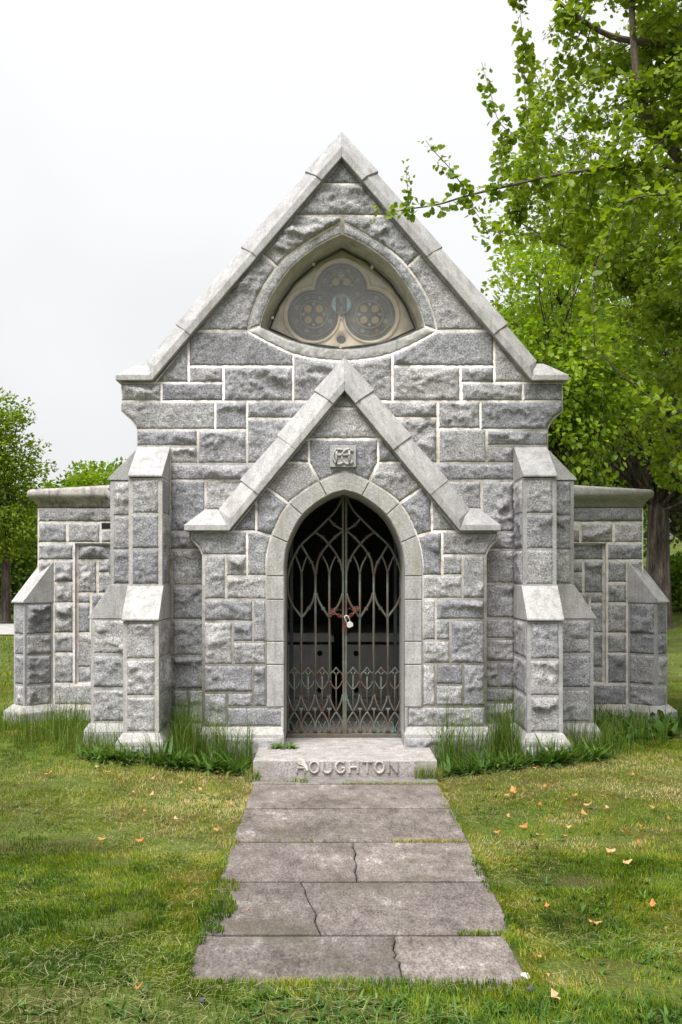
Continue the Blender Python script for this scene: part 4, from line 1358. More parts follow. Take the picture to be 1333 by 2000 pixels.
for i in range(6):
    chain_link(Z6(640 + 6 * i, 720 + 45 * i, DG - .04), (Vector((.1, 0, -1))).normalized(), i % 2)
pad = empty('padlock', Z6(775, 920, DG - .075), 'round silver padlock hanging from the rusty chain', 'padlock')
pc = Z6(775, 855, DG - .08)
mb = MB(); r_ = .032; n = 28
tilt = math.radians(22)
ring_ = []
for i in range(n):
    an = 2 * math.pi * i / n; x, z = r_ * math.cos(an), r_ * math.sin(an)
    if z < -.024: z = -.024
    ring_.append((x * math.cos(tilt) - z * math.sin(tilt), x * math.sin(tilt) + z * math.cos(tilt)))
vs = [(pc.x + x, pc.y - .012, pc.z + z) for x, z in ring_] + [(pc.x + x, pc.y + .012, pc.z + z) for x, z in ring_]
mb.add(vs, [tuple(range(n)), tuple(range(2 * n - 1, n - 1, -1))] + [(i, (i + 1) % n, n + (i + 1) % n, n + i) for i in range(n)])
mb.build('body', M['steel'], pad, bevel=.004)
sh = [Z6(700, 815, DG - .078), Z6(650, 690, DG - .078), Z6(650, 655, DG - .078), Z6(680, 635, DG - .078), Z6(715, 638, DG - .078), Z6(740, 670, DG - .078), Z6(785, 785, DG - .078)]
mb = MB(); mb.tube(sh, .0058, 8, 1.0); mb.build('shackle', M['steel'], pad, smooth=True)

# ------------------------------------------------------------------ vegetation helpers
def blades(name, P, H, W, lean, az, tint, mat, curl=.5):
    """P (N,3) bases; H heights; W widths; lean horizontal reach as share of H; az lean direction"""
    n = len(P)
    dirv = np.stack([np.cos(az), np.sin(az), np.zeros(n)], -1)
    fa = az + rng.uniform(-1.2, 1.2, n) + math.pi / 2
    wv = np.stack([np.cos(fa), np.sin(fa), np.zeros(n)], -1) * (W / 2)[:, None]
    up = np.array([0, 0, 1.0])
    mid = P + dirv * (H * lean * curl * .6)[:, None] + up * (H * .58)[:, None]
    tip = P + dirv * (H * lean)[:, None] + up * (H * np.sqrt(np.clip(1 - lean ** 2 * .6, .05, 1)))[:, None]
    V = np.stack([P - wv, P + wv, mid + wv * .8, mid - wv * .8, tip], 1).reshape(-1, 3)
    b = np.arange(n) * 5
    me = fast_mesh(name, V, [np.stack([b, b + 1, b + 2, b + 3], -1), np.stack([b + 3, b + 2, b + 4], -1)])
    add_attr(me, 'tint', np.repeat(tint, 5))
    return me

def in_building(x, y):
    ax_ = np.abs(x)
    r = (ax_ < 1.42) & (y > 9.12)
    r |= (ax_ < 2.02) & (ax_ > 1.57) & (y > 8.74)
    r |= (ax_ < 2.47) & (y > 9.36)
    r |= (ax_ < 3.4) & (y > 10.92)
    r |= (x > -.78) & (x < .81) & (y > 8.46)
    return r
def on_path(x, y, m=0.0):
    e = .13 * (fbm(x * 0 + 9 + np.sign(x) * 3, y * 3.3, 21, 4) - .28) + .03 * (vnoise(x * 30, y * 30, 23) - .3)
    left = np.where((y > 4.8) & (y < 5.65), .055, 0) * (fbm(y * 2, y * 0 + 1, 4, 2))
    return (x > XL + m + e + left * 2.2) & (x < XR - m - e - np.where(y < 4.8, .05, 0)) & (y > 4.17 + e * 1.2) & (y < 8.47)

# ------------------------------------------------------------------ mown lawn
def scatter(n, x0, x1, y0, y1):
    return rng.uniform(x0, x1, n), rng.uniform(y0, y1, n)
def lawn_tint(x, y):
    t = .38 + 1.15 * (fbm(x * .9 + 5, y * 1.4, 31, 4) - .5) + .35 * (fbm(x * 4, y * 5, 33, 3) - .5)
    band = np.exp(-((y - 7.95) / .75) ** 2)
    t = t + .24 * band
    t = t + .25 * np.exp(-(((x + 2.3) / .8) ** 2 + ((y - 7.2) / .35) ** 2))
    t = t + .30 * np.exp(-((np.abs(x - .02) - .86) / .09) ** 2) * (y > 4.2)
    for (cx, cy, rx, ry) in ((1.52, 6.95, .3, .16), (1.50, 6.45, .32, .13), (1.75, 7.9, .5, .2), (2.7, 7.6, .7, .3)):
        t = t + .45 * np.exp(-(((x - cx) / rx) ** 2 + ((y - cy) / ry) ** 2))
    t = t - .16 * sstep(5.4, 4.2, y)
    return t
parts = []
for (n, x0, x1, y0, y1, hs) in ((150000, -2.2, 2.2, 3.55, 6.2, 1.0), (120000, -3.6, 3.6, 6.2, 9.6, 1.0), (45000, -6.5, -2.3, 8.6, 15, 1.3), (45000, 2.3, 7, 8.6, 15, 1.3)):
    x, y = scatter(n, x0, x1, y0, y1)
    # frame margin only
    keep = (np.abs(x - .0) < .40 * y + .5) | (y > 8.5)
    soil = np.exp(-(((x + 1.15) / .35) ** 2 + ((y - 4.12) / .10) ** 2)) + np.exp(-(((x + .75) / .3) ** 2 + ((y - 3.95) / .1) ** 2)) + .8 * np.exp(-(((x - 1.5) / .3) ** 2 + ((y - 6.45) / .1) ** 2))
    bare = sstep(.62, .78, .35 * soil + fbm(x * 2.2 + 40, y * 3.2, 55, 3) + .30 * sstep(4.35, 4.0, y) * (x < 0.2) + .12 * sstep(4.25, 4.1, y))
    keep &= ~on_path(x, y) & ~in_building(x, y) & (rng.random(n) > .85 * bare)
    x, y = x[keep], y[keep]; n2 = len(x)
    t = lawn_tint(x, y) + rng.normal(0, .12, n2) + .45 * (vnoise(x * 13, y * 13, 88) - .5)
    H = rng.uniform(.016, .040, n2) * hs * (.55 + .95 * fbm(x * 7, y * 7, 77, 2)) * (.75 + .5 * vnoise(x * 2, y * 2, 78)) * (1 + .35 * sstep(4.4, 3.9, y))
    H *= 1 - .35 * np.clip(t - .5, 0, .5)
    zz_ = np.where((x > XL) & (x < XR) & (y > 4.17) & (y < 8.4), .008, gz(x, y) - .004)
    P = np.stack([x, y, zz_], -1)
    parts.append((P, H, rng.uniform(.0028, .0052, n2) * hs, np.clip(rng.beta(2, 2.2, n2) * 1.0 + .35 * np.clip(t - .4, 0, .6), 0, .98), rng.normal(0, 1.1, n2) + 12.0 * fbm(x * 1.6, y * 1.6, 83, 2), np.clip(t, 0, 1)))
P, H, W, LN, AZ, TT = [np.concatenate([p[i] for p in parts]) for i in range(6)]
lawn = link('lawn_grass', blades('lawn_grass', P, H, W, LN, AZ, TT, None), M['grass'])
tag(lawn, 'short mown green and straw coloured lawn on both sides of path', 'grass', kind='stuff')

# far lawn, sparse coarse tufts beyond the building
n = 26000
x = np.concatenate([rng.uniform(-22, -4, n // 2), rng.uniform(4.5, 30, n // 2)]); y = np.concatenate([rng.uniform(14, 27, n // 2), rng.uniform(14, 60, n // 2)])
P = np.stack([x, y, gz(x, y) - .01], -1)
t = np.clip(.38 + .7 * (fbm(x * .35, y * .35, 91, 3) - .5) + rng.normal(0, .1, n), 0, 1)
far = link('far_grass', blades('far_grass', P, rng.uniform(.05, .10, n), rng.uniform(.012, .03, n), rng.uniform(.1, .8, n), rng.uniform(0, 6.28, n), t, None), M['grass'])
tag(far, 'distant sunlit lawn beyond the building wings', 'grass', kind='stuff')

# dry clippings lying on the lawn
n = 42000
x, y = scatter(n, -3.4, 3.4, 3.6, 8.9)
dens = sstep(.45, .62, fbm(x * 1.1 + 70, y * 1.5, 61, 3)) + .9 * np.exp(-((y - 8.35) / .3) ** 2) + .5 * np.exp(-((np.abs(x - .02) - .85) / .12) ** 2) * (y < 5.6)
keep = (rng.random(n) < dens * .75) & (np.abs(x) < .38 * y + .4) & ~in_building(x, y) & ~on_path(x, y, .04)
x, y = x[keep], y[keep]; n2 = len(x)
Ln = rng.uniform(.02, .085, n2) * (1 + .5 * (rng.random(n2) < .1)); az = rng.uniform(0, 6.28, n2)
z0 = gz(x, y) + rng.uniform(.018, .042, n2)
dv = np.stack([np.cos(az), np.sin(az), rng.uniform(-.18, .18, n2)], -1) * Ln[:, None]
bd = np.stack([-np.sin(az), np.cos(az), np.zeros(n2)], -1)
wv = bd * rng.uniform(.0005, .0012, n2)[:, None]
P0 = np.stack([x, y, z0], -1); Pm = P0 + dv * .5 + bd * (rng.uniform(-.04, .04, n2) * Ln)[:, None]; P1 = P0 + dv
V = np.stack([P0 - wv, P0 + wv, Pm + wv, Pm - wv, P1 + wv * .5, P1 - wv * .5], 1).reshape(-1, 3)
b = np.arange(n2) * 6
me = fast_mesh('grass_clippings', V, [np.stack([b, b + 1, b + 2, b + 3], -1), np.stack([b + 3, b + 2, b + 4, b + 5], -1)])
add_attr(me, 'tint', np.repeat(np.clip(rng.normal(.45, .25, n2), 0, 1), 6))
tag(link('grass_clippings', me, M['straw']), 'dry pale cut grass strewn over the lawn', 'clippings', kind='stuff')

# moss and dry grass growing in the path joints
pp = []
for (x0, x1, yc, n, dn, tt) in ((.28, .74, 6.44, 500, .02, .75), (-.02, .78, 8.2, 900, .025, .55), (-.7, -.4, 8.25, 250, .05, .45), (.5, .77, 4.81, 200, .02, .4), (-.75, -.2, 6.44, 60, .01, .7), (.75, .82, 8.5, 300, .1, .6), (-.74, -.1, 4.2, 350, .04, .35), (-.1, .74, 4.16, 500, .04, .35)):
    x = rng.uniform(x0, x1, n); y = yc + rng.normal(0, dn * .6, n)
    pp.append((np.stack([x, y, np.full(n, .004)], -1), rng.uniform(.012, .04, n), rng.uniform(.003, .005, n), rng.uniform(.1, .9, n), rng.uniform(0, 6.28, n), np.clip(rng.normal(tt, .15, n), 0, 1)))
a_ = [np.concatenate([p[i] for p in pp]) for i in range(6)]
tag(link('joint_grass', blades('joint_grass', *a_, None), M['grass']), 'thin dry grass sprouting in the path joints', 'grass', kind='stuff')

# ------------------------------------------------------------------ tall grass along the walls
pp = []
def tall(n, x0, x1, y0, y1, h0, h1, tt=.45):
    x = rng.uniform(x0, x1, n); y = rng.uniform(y0, y1, n)
    cl = fbm(x * 5, y * 5, 131, 2)
    k = ~in_building(x, y) & ~on_path(x, y) & (rng.random(n) < .35 + 1.2 * (cl - .25))
    x, y, cl = x[k], y[k], cl[k]; m_ = len(x)
    H = rng.uniform(h0 * .45, h1, m_) * (.45 + 1.0 * cl) * np.where(rng.random(m_) < .2, 1.5, 1)
    pp.append((np.stack([x, y, gz(x, y) - .01], -1), H, rng.uniform(.0024, .0058, m_), np.where(rng.random(m_) < .25, rng.uniform(.5, .95, m_), rng.beta(1.6, 2.6, m_) * .85), rng.uniform(0, 6.28, m_), np.clip(rng.normal(tt, .2, m_), 0, 1)))
for s in (-1, 1):
    a, b = sorted((s * .82, s * 1.6)); tall(1900 if s < 0 else 1000, a, b, 8.72, 9.12, .28, .58)
    tall(700, a, b, 8.55, 8.75, .10, .22, .35)
    a, b = sorted((s * 1.40, s * 1.60)); tall(700, a, b, 8.9, 9.38, .28, .60)
    a, b = sorted((s * 1.55, s * 2.1)); tall(900, a, b, 8.52, 8.76, .10, .30, .4)
    a, b = sorted((s * 2.0, s * 2.6)); tall(900, a, b, 8.8, 9.4, .12, .32)
    a, b = sorted((s * 2.4, s * 3.1)); tall(1700, a, b, 9.3, 10.9, .16, .38)
    a, b = sorted((s * 3.0, s * 4.0)); tall(900, a, b, 10.0, 10.95, .10, .24)
for (x0, x1, y0, y1, n, h0, h1) in ((.60, .84, 8.34, 8.46, 260, .05, .17), (-.82, -.70, 8.25, 8.46, 160, .04, .12), (-.42, -.30, 8.2, 8.3, 70, .03, .07)):
    x = rng.uniform(x0, x1, n); y = rng.uniform(y0, y1, n)
    pp.append((np.stack([x, y, np.full(n, .015)], -1), rng.uniform(h0, h1, n), rng.uniform(.0025, .005, n), rng.uniform(.1, .9, n), rng.uniform(0, 6.28, n), np.clip(rng.normal(.65, .25, n), 0, 1)))
a_ = [np.concatenate([p[i] for p in pp]) for i in range(6)]
tag(link('tall_grass', blades('tall_grass', *a_, None, curl=.35), M['tallgrass']), 'tall unmown grass growing against the granite plinths', 'grass', kind='stuff')

# ------------------------------------------------------------------ broad-leaved weeds
def leaf_strip(base, az, length, width, droop, rise, V, Fq, T, tint, seg=4):
    d = np.array([math.cos(az), math.sin(az), 0]); s_ = np.array([-math.sin(az), math.cos(az), 0])
    b0 = len(V)
    for i in range(seg + 1):
        t = i / seg
        c = base + d * length * (t - .12 * droop * t * t) + np.array([0, 0, length * (rise * t - droop * t * t)])
        w = width * (math.sin(math.pi * min(1, .12 + .86 * t)) ** .8)
        V.append(c - s_ * w / 2 + np.array([0, 0, w * .12])); V.append(c + s_ * w / 2 + np.array([0, 0, w * .12])); T += [tint, tint]
    for i in range(seg):
        Fq.append((b0 + 2 * i, b0 + 2 * i + 1, b0 + 2 * i + 3, b0 + 2 * i + 2))
def strips_mesh(name, V, Fq, T):
    me = fast_mesh(name, np.array(V), [np.array(Fq)]); add_attr(me, 'tint', T); return me
# the two rosettes on the step
for (px_, py_, r_, lab) in ((545, 1450, .13, 'green leafy weed rosette on the doorstep against the stone jamb'), (569, 1457, .11, 'smaller green weed rosette on the doorstep beside the larger one')):
    d0 = F * (CZ - .157) / (py_ - 1120)
    bx, by = PX(px_, d0), min(d0, 9.08)
    wd = empty('weed_plant', (bx, by, .157), lab, 'weed', 'weeds on the doorstep')
    for i in range(13):
        V, Fq, T = [], [], []
        leaf_strip(np.array([bx, by, .158]), i * 2.4 + .3, r_ * random.uniform(.7, 1.1), .026, random.uniform(.3, .7), random.uniform(.45, .95), V, Fq, T, random.uniform(.3, .9))
        link('leaf', strips_mesh('leaf', V, Fq, T), M['weed'], wd)
# mass of low weeds in the front verge and by the walls
V, Fq, T = [], [], []
def rosette(x, y, r_, n, w):
    z = float(gz(x, y)); t0 = random.uniform(.15, .75)
    for i in range(n):
        leaf_strip(np.array([x, y, z]), random.uniform(0, 6.28), r_ * random.uniform(.6, 1.15), w * random.uniform(.7, 1.2), random.uniform(.2, .9), random.uniform(.4, 1.4), V, Fq, T, min(1, max(0, t0 + random.uniform(-.2, .2))), 3)
for i in range(520):
    x = random.uniform(-.5, 2.0); rosette(x, random.uniform(3.6, 4.13), random.uniform(.025, .065), random.randint(5, 9), random.uniform(.006, .013))
for i in range(90):
    rosette(random.uniform(-2, -.3), random.uniform(3.55, 4.15), random.uniform(.03, .07), 6, random.uniform(.006, .014))
for i in range(70):
    x = random.uniform(1.0, 2.0); rosette(x, random.uniform(4.3, 5.6), random.uniform(.03, .06), 6, .012)
for i in range(420):
    x = random.uniform(-2.6, 2.6); y = random.uniform(4.2, 8.0)
    if abs(x - .02) > .9 and abs(x) < .4 * y and float(vnoise(x * 1.7 + 3, y * 1.7, 201)) > .5:
        rosette(x, y, random.uniform(.025, .05), 6, random.uniform(.010, .018))
for s in (-1, 1):
    for i in range(95):
        x = s * random.uniform(.85, 2.3); y = random.uniform(8.52, 8.72) + .35 * max(0, abs(x) - 1.9)
        rosette(x, y, random.uniform(.08, .24), random.randint(6, 10), random.uniform(.014, .034))
for i in range(150):
    x = random.uniform(2.35, 3.9); y = random.uniform(9.0, 10.8)
    if y > 8.4 + (x - 1.4) * .75: rosette(x, y, random.uniform(.10, .22), 8, random.uniform(.04, .07))
tag(link('low_weeds', strips_mesh('low_weeds', V, Fq, T), M['weed']), 'low broad-leaved weeds in the verge and along the walls', 'weeds', kind='stuff')

# ------------------------------------------------------------------ fallen leaves and pebbles
fl_px = [(x / 2.563, 1350 + y / 2.563) for x, y in ((485, 382), (545, 402), (592, 410), (590, 447), (243, 413), (770, 437), (1088, 407), (1112, 440), (1005, 433), (1297, 405), (680, 512), (770, 517), (908, 460), (1155, 520), (1152, 556), (1015, 490), (742, 597), (692, 636), (890, 640), (1090, 688), (517, 735), (703, 740), (695, 1475), (905, 525))]
fr_px = [(850 + x / 2.76, 1350 + y / 2.76) for x, y in ((140, 415), (200, 425), (265, 430), (405, 540), (397, 567), (540, 415), (600, 503), (590, 517), (652, 500), (742, 565), (750, 590), (805, 588), (830, 607), (710, 583), (578, 620), (636, 638), (718, 622), (815, 658), (908, 565), (957, 542), (1060, 450), (1197, 473), (1072, 545), (1120, 571), (1170, 620), (922, 632), (403, 677), (477, 720), (335, 765), (720, 740), (575, 780), (697, 783), (538, 805), (1010, 755), (1108, 730), (1253, 687), (1115, 822), (945, 853), (1043, 932), (422, 960), (585, 1165), (860, 1243), (543, 1423), (612, 1540), (625, 1648), (1157, 1145))]
pth_px = [(507, 1513), (507, 1535), (499, 1558), (473, 1645), (518, 1639), (480, 1779), (754, 1685), (855, 1515), (849, 1527)]
def ground_hit(px, py, lift=.0):
    z = 0.0
    for _ in range(12):
        d = F * (CZ - z) / (py - 1120)
        z = float(gz(PX(px, d), d)) + lift
    return PX(px, d), d, z
def curled_leaf(k):
    r = random.Random(k)
    n = 9
    pts = []
    for i in range(n):
        a = -1.25 + 2.5 * i / (n - 1)
        rr = (.8 + .2 * r.random()) * (1 - .25 * (i == n // 2))
        pts.append((math.sin(a) * rr, math.cos(a) * rr, .35 * (math.sin(a) ** 2) + r.uniform(-.12, .2)))
    V = [(0, 0, 0), (0, .45, .06)] + pts
    fs = [(1, 2 + i + 1, 2 + i) for i in range(n - 1)] + [(0, 1, 2), (0, 2 + n - 1, 1), (0, -1, -1)][:2]
    V += [(0, 0, 0), (.03, -.6, .15), (-.03, -.6, .15)]
    fs.append((len(V) - 3, len(V) - 2, len(V) - 1))
    me = bpy.data.meshes.new('fallen_leaf'); me.from_pydata([tuple(c * .033 for c in v) for v in V], [], fs)
    add_attr(me, 'tint', np.full(len(V), r.uniform(0, 1)))
    me.materials.append(M['fallen']); me.update()
    return me
leaf_vars = [curled_leaf(k) for k in range(12)]
def fallen(px, py, label, group, lift, size=1.0):
    x, y, z = ground_hit(px, py, lift)
    o = bpy.data.objects.new('fallen_leaf', random.choice(leaf_vars)); COL.objects.link(o)
    o.location = (x, y, z)
    o.rotation_euler = (random.uniform(-.5, .5), random.uniform(-.5, .5), random.uniform(0, 6.28))
    k = random.uniform(.7, 1.25) * size; o.scale = (k, k, k)
    tag(o, label, 'leaf', group)
def zone(px, py, side):
    if py > 1850: return 'dry fallen leaf in the worn verge, %s of the nearest slab' % side
    if py > 1700: return 'orange fallen leaf on the near %s lawn, well forward of the others' % side
    if py > 1600: return 'dry orange fallen leaf midway up the %s lawn on green grass' % side
    near = abs(px - 673) < 330
    if py > 1540: return 'orange fallen leaf on the %s lawn %s' % (side, 'a few steps from the path edge' if near else 'far out from the path')
    return 'orange leaf in the %s straw band %s' % (side, 'between path and buttress' if near else 'in front of the wing')
ORD = 'first second third fourth fifth sixth seventh eighth ninth tenth eleventh twelfth thirteenth fourteenth fifteenth sixteenth seventeenth eighteenth'.split()
def leaf_labels(pts, side):
    z = {}
    for i, p in enumerate(pts): z.setdefault(zone(*p, side), []).append((abs(p[0] - 673), i))
    out = {}
    for k_, v_ in z.items():
        v_.sort()
        for n_, (_, i) in enumerate(v_): out[i] = k_ if len(v_) == 1 else k_ + ', ' + ORD[n_] + ' outward'
    return out
lbl = leaf_labels(fl_px, 'left')
for i, p in enumerate(fl_px): fallen(*p, lbl[i], 'fallen leaves on the left lawn', .036)
lbl = leaf_labels(fr_px, 'right')
for i, p in enumerate(fr_px):
    if i == 3: fallen(*p, 'largest dry brown fallen leaf on the lawn right of the path', 'fallen leaves on the right lawn', .05, 1.9)
    else: fallen(*p, lbl[i], 'fallen leaves on the right lawn', .036)
for p, lb in zip(pth_px, ('orange fallen leaf at the left foot of the doorstep', 'orange fallen leaf at the upper left corner of the topmost slab', 'orange fallen leaf on the left edge of the topmost slab',
        'orange fallen leaf at the left end of the second slab joint', 'fallen leaf on the second joint, a little in from the left edge', 'fallen leaf on the left piece of the fourth slab',
        'small fallen leaf on the third slab right of its crack', 'upper of two fallen leaves at the right foot of the doorstep', 'lower of two fallen leaves at the right foot of the doorstep')):
    fallen(*p, lb, 'fallen leaves on the path', .02)
for (px_, py_, r_, m_, lab) in ((1026, 1910, .022, 'pebble', 'pale pebble beside the nearest slab of the path'), (419, 1790, .016, 'pebble', 'small white pebble on the grass left of the path'), (1036, 1934, .016, 'pebble_dark', 'dark pebble near the pale one by the path corner'), (395, 1996 - 40, .014, 'pebble_dark', 'small dark pebble in the verge below the path')):
    x, y, z = ground_hit(px_, py_, .02)
    bm = bmesh.new(); bmesh.ops.create_icosphere(bm, subdivisions=2, radius=r_)
    for v in bm.verts: v.co *= 1 + .25 * (random.random() - .5); v.co.z *= .7
    me = bpy.data.meshes.new('pebble'); bm.to_mesh(me); bm.free()
    o = link('pebble', me, M[m_]); o.location = (x, y, z + r_ * .3); tag(o, lab, 'pebble', 'pebbles')

# ------------------------------------------------------------------ trees
GINKGO = np.array([(0, 0, 0), (-.62, .52, .10), (-.50, .82, .02), (-.10, .98, -.05), (0, .78, 0), (.12, .98, -.05), (.52, .82, .02), (.62, .50, .10)])
GINKGO_F = np.array([(0, 2, 1), (0, 3, 2), (0, 4, 3), (0, 5, 4), (0, 6, 5), (0, 7, 6)])
BROAD = np.array([(0, 0, 0), (-.36, .35, .1), (-.2, .75, .03), (0, 1.05, -.06), (.22, .72, .03), (.36, .33, .1)])
BROAD_F = np.array([(0, 2, 1), (0, 3, 2), (0, 4, 3), (0, 5, 4)])
def leaf_mats(dirs, n, flutter=.8):
    """orthonormal frames with y axis along dirs and a jittered, mostly upward normal"""
    y = dirs / np.linalg.norm(dirs, axis=1)[:, None]
    up = np.array([0, 0, 1.0]) + rng.normal(0, flutter, (n, 3))
    z = up - (up * y).sum(1)[:, None] * y
    z /= np.maximum(np.linalg.norm(z, axis=1), 1e-6)[:, None]
    x = np.cross(y, z)
    return x, y, z
def leaves_mesh(name, P, D, S, tint, templ, tf, flutter=.8):
    n = len(P)
    x, y, z = leaf_mats(D, n, flutter)
    V = P[:, None, :] + S[:, None, None] * (templ[None, :, 0:1] * x[:, None, :] + templ[None, :, 1:2] * y[:, None, :] + templ[None, :, 2:3] * z[:, None, :])
    Fc = (np.arange(n) * len(templ))[:, None, None] + tf[None]
    me = fast_mesh(name, V.reshape(-1, 3), [Fc.reshape(-1, 3)])
    add_attr(me, 'tint', np.repeat(np.clip(tint, 0, 1), len(templ)))
    return me

def curve_pts(a, b, n, sag, r):
    a = np.array(a); b = np.array(b)
    out = []
    off = r.normal(0, .06, 3) * np.linalg.norm(b - a)
    for i in range(n + 1):
        t = i / n
        out.append(a + (b - a) * t + off * math.sin(math.pi * t) + np.array([0, 0, sag * np.linalg.norm(b - a) * math.sin(math.pi * t)]))
    return out

def make_tree(name, label, cat, base, trunk_top, r0, crown_c, crown_r, n_puff, per, size, mat, seed, puff=(.55, .28), group=None, shell=.45, tint0=.5, lean=(0, 0), low=-1.0):
    r = np.random.default_rng(seed)
    base = np.array(base, float); crown_c = np.array(crown_c, float); crown_r = np.array(crown_r, float)
    t = empty(name, base, label, cat, group)
    mb = MB()
    top = crown_c + np.array([lean[0], lean[1], crown_r[2] * .55])
    knots = [base + (np.array([base[0], base[1], trunk_top]) - base) * k for k in (0, .06, .5, 1.0)]
    rad = [r0 * 1.45, r0 * 1.08, r0 * .92, r0 * .82]
    axis = [np.array([base[0], base[1], trunk_top]) + (top - np.array([base[0], base[1], trunk_top])) * k + r.normal(0, .1, 3) * (k > 0) for k in (.25, .5, .75, 1.0)]
    mb.tube([Vector(p) for p in knots + axis], rad + [r0 * .62, r0 * .42, r0 * .25, r0 * .1], 10, 1.0)
    spine = [np.array(k_) for k_ in knots[-1:] + axis]
    PC = []
    while len(PC) < n_puff:
        v = r.normal(0, 1, 3); v /= np.linalg.norm(v)
        if v[2] < low: continue
        rr = (shell + (1 - shell) * r.random() ** .6)
        lump = .78 + .42 * float(vnoise(v[0] * 2.2 + 7, v[2] * 2.2 + v[1] * 1.7, seed))
        PC.append(crown_c + v * crown_r * rr * lump)
    for p in PC:
        i = r.integers(0, len(spine)); a = spine[i]
        if a[2] > p[2] + .3: a = spine[0]
        c = curve_pts(a, p, 4, .05, r)
        rb = r0 * .16 * (.6 + r.random() * .6)
        mb.tube([Vector(q_) for q_ in c], [rb, rb * .75, rb * .55, rb * .35, rb * .15], 5, 1.0, cap=False)
    mb.build('trunk', M['bark'], t)
    PC = np.array(PC)
    P = np.repeat(PC, per, 0)
    off = r.normal(0, 1, P.shape); off /= np.maximum(1, np.linalg.norm(off, axis=1) / 1.6)[:, None]
    P = P + off * np.array([puff[0], puff[0], puff[1]])
    out = P - crown_c; out /= np.maximum(np.linalg.norm(out, axis=1), .01)[:, None]
    D = out + r.normal(0, .7, P.shape) + np.array([0, 0, -.25])
    S = size * r.uniform(.7, 1.25, len(P))
    tint = tint0 + .22 * r.normal(0, 1, len(P)) + np.repeat(r.normal(0, .14, n_puff), per)
    link('crown', leaves_mesh('crown', P, D, S, tint, BROAD, BROAD_F), mat, t)['kind'] = 'stuff'
    return t
def gp_(x, y): return (x, y, float(gz(x, y)) - .05)

# broad trees behind the building on the right
make_tree('broad_tree', 'slender bright green tree rising just behind the gable slope', 'tree', gp_(4.6, 20), 2.5, .14, (4.35, 20, 5.7), (1.9, 1.9, 2.9), 190, 70, .12, M['maple'], 5, (.34, .16), shell=.25, tint0=.72)
make_tree('broad_tree', 'big tree with thick ridged trunk beyond the east wing coping', 'tree', gp_(8.12, 25), 3.3, .33, (8.9, 25, 8.6), (5.2, 4, 5.2), 300, 70, .16, M['maple'], 6, (.55, .24), tint0=.45)
make_tree('broad_tree', 'dense green tree filling the space behind the right eaves', 'tree', gp_(7.0, 33), 2.8, .28, (7.4, 33, 6.2), (4.2, 3, 4.8), 300, 70, .18, M['maple'], 8, (.6, .28), tint0=.5, shell=.2)
make_tree('broad_tree', 'far dark green tree at the right edge beyond the thick trunk', 'tree', gp_(15, 42), 3, .3, (15, 42, 9.2), (5.5, 4, 6.0), 220, 60, .22, M['maple'], 9, (.8, .35), tint0=.3)
make_tree('broad_tree', 'far tree low behind the middle of the right wing roof', 'tree', gp_(10.5, 46), 2, .3, (10.0, 46, 5.5), (5, 4, 5.0), 220, 60, .24, M['maple'], 19, (.8, .4), tint0=.35, shell=.2)
# trees on the left
make_tree('broad_tree', 'tall olive green tree with pale trunk at the left edge', 'tree', gp_(-11.2, 34), 2.6, .17, (-12.35, 34, 4.9), (2.1, 2.0, 3.6), 230, 130, .115, M['olive'], 10, (.45, .2), tint0=.72, shell=.3)
make_tree('broad_tree', 'dark leafy tree behind the left edge tree trunk', 'tree', gp_(-15.8, 43), 2, .25, (-15.6, 43, 3.2), (3.2, 3, 3.4), 220, 60, .2, M['olive'], 12, (.7, .32), tint0=.3, shell=.2)
make_tree('broad_tree', 'distant round green treetop above the west wing coping', 'tree', gp_(-12.0, 50), 2.5, .25, (-11.9, 50, 4.7), (3.4, 2.6, 2.6), 170, 60, .22, M['maple'], 13, (.55, .3), tint0=.55, shell=.3)
make_tree('broad_tree', 'distant low tree between the left edge tree and the wing', 'tree', gp_(-15.2, 52), 2, .25, (-15.2, 52, 3.3), (2.6, 2.6, 2.6), 130, 60, .22, M['olive'], 14, (.6, .3), tint0=.5, shell=.3)
def make_bush(label, x, y, r, seed, tint0, mat):
    g = float(gz(x, y))
    make_tree('bush', label, 'bush', (x, y, g - .05), g + .3, .05, (x, y, g + r * .55), (r, r * .8, r * .75), 60, 70, .13, M[mat], seed, (.35, .25), tint0=tint0, shell=.2, low=-.4)
make_bush('dark bush under the trees at the far left lawn', -15.2, 44, 1.7, 41, .2, 'olive')
make_bush('rounded dark green bush at the right edge behind the thick trunk', 10.6, 29, 1.0, 42, .3, 'maple')
make_bush('second green bush right of the thick trunk, farther up the slope', 12.0, 31.5, 1.1, 43, .4, 'maple')

# gravestones far off
def gravestone(x, y, w, h, label, mat='margin', tilt=0):
    g = empty('gravestone', (x, y, float(gz(x, y)) - .03), label, 'gravestone', 'distant gravestones')
    mb = MB(); z = float(gz(x, y)) - .03
    n = 10
    pr = [(-w / 2, 0), (w / 2, 0), (w / 2, h * .8)] + [(w / 2 * math.cos(a), h * .8 + h * .2 * math.sin(a)) for a in np.linspace(.2, math.pi - .2, n)] + [(-w / 2, h * .8)]
    m_ = len(pr)
    mb.add([(x + u + tilt * v, y - .08, z + .08 + v) for u, v in pr] + [(x + u + tilt * v, y + .08, z + .08 + v) for u, v in pr], [tuple(range(m_)), tuple(range(2 * m_ - 1, m_ - 1, -1))] + [(i, (i + 1) % m_, m_ + (i + 1) % m_, m_ + i) for i in range(m_)])
    mb.build('headstone', M[mat], g, bevel=.01)
    mb = MB(); mb.box(x - w * .65, x + w * .65, y - .16, y + .16, z - .1, z + .1); mb.build('base', M[mat], g, bevel=.01)
gravestone(PX(12.5, 40), 40, .20, .42, 'small pale gravestone on the lawn beyond the road at left')
gravestone(PX(1309, 62), 62, .5, .95, 'dark leaning gravestone on the slope at right', 'dark_stone', .15)
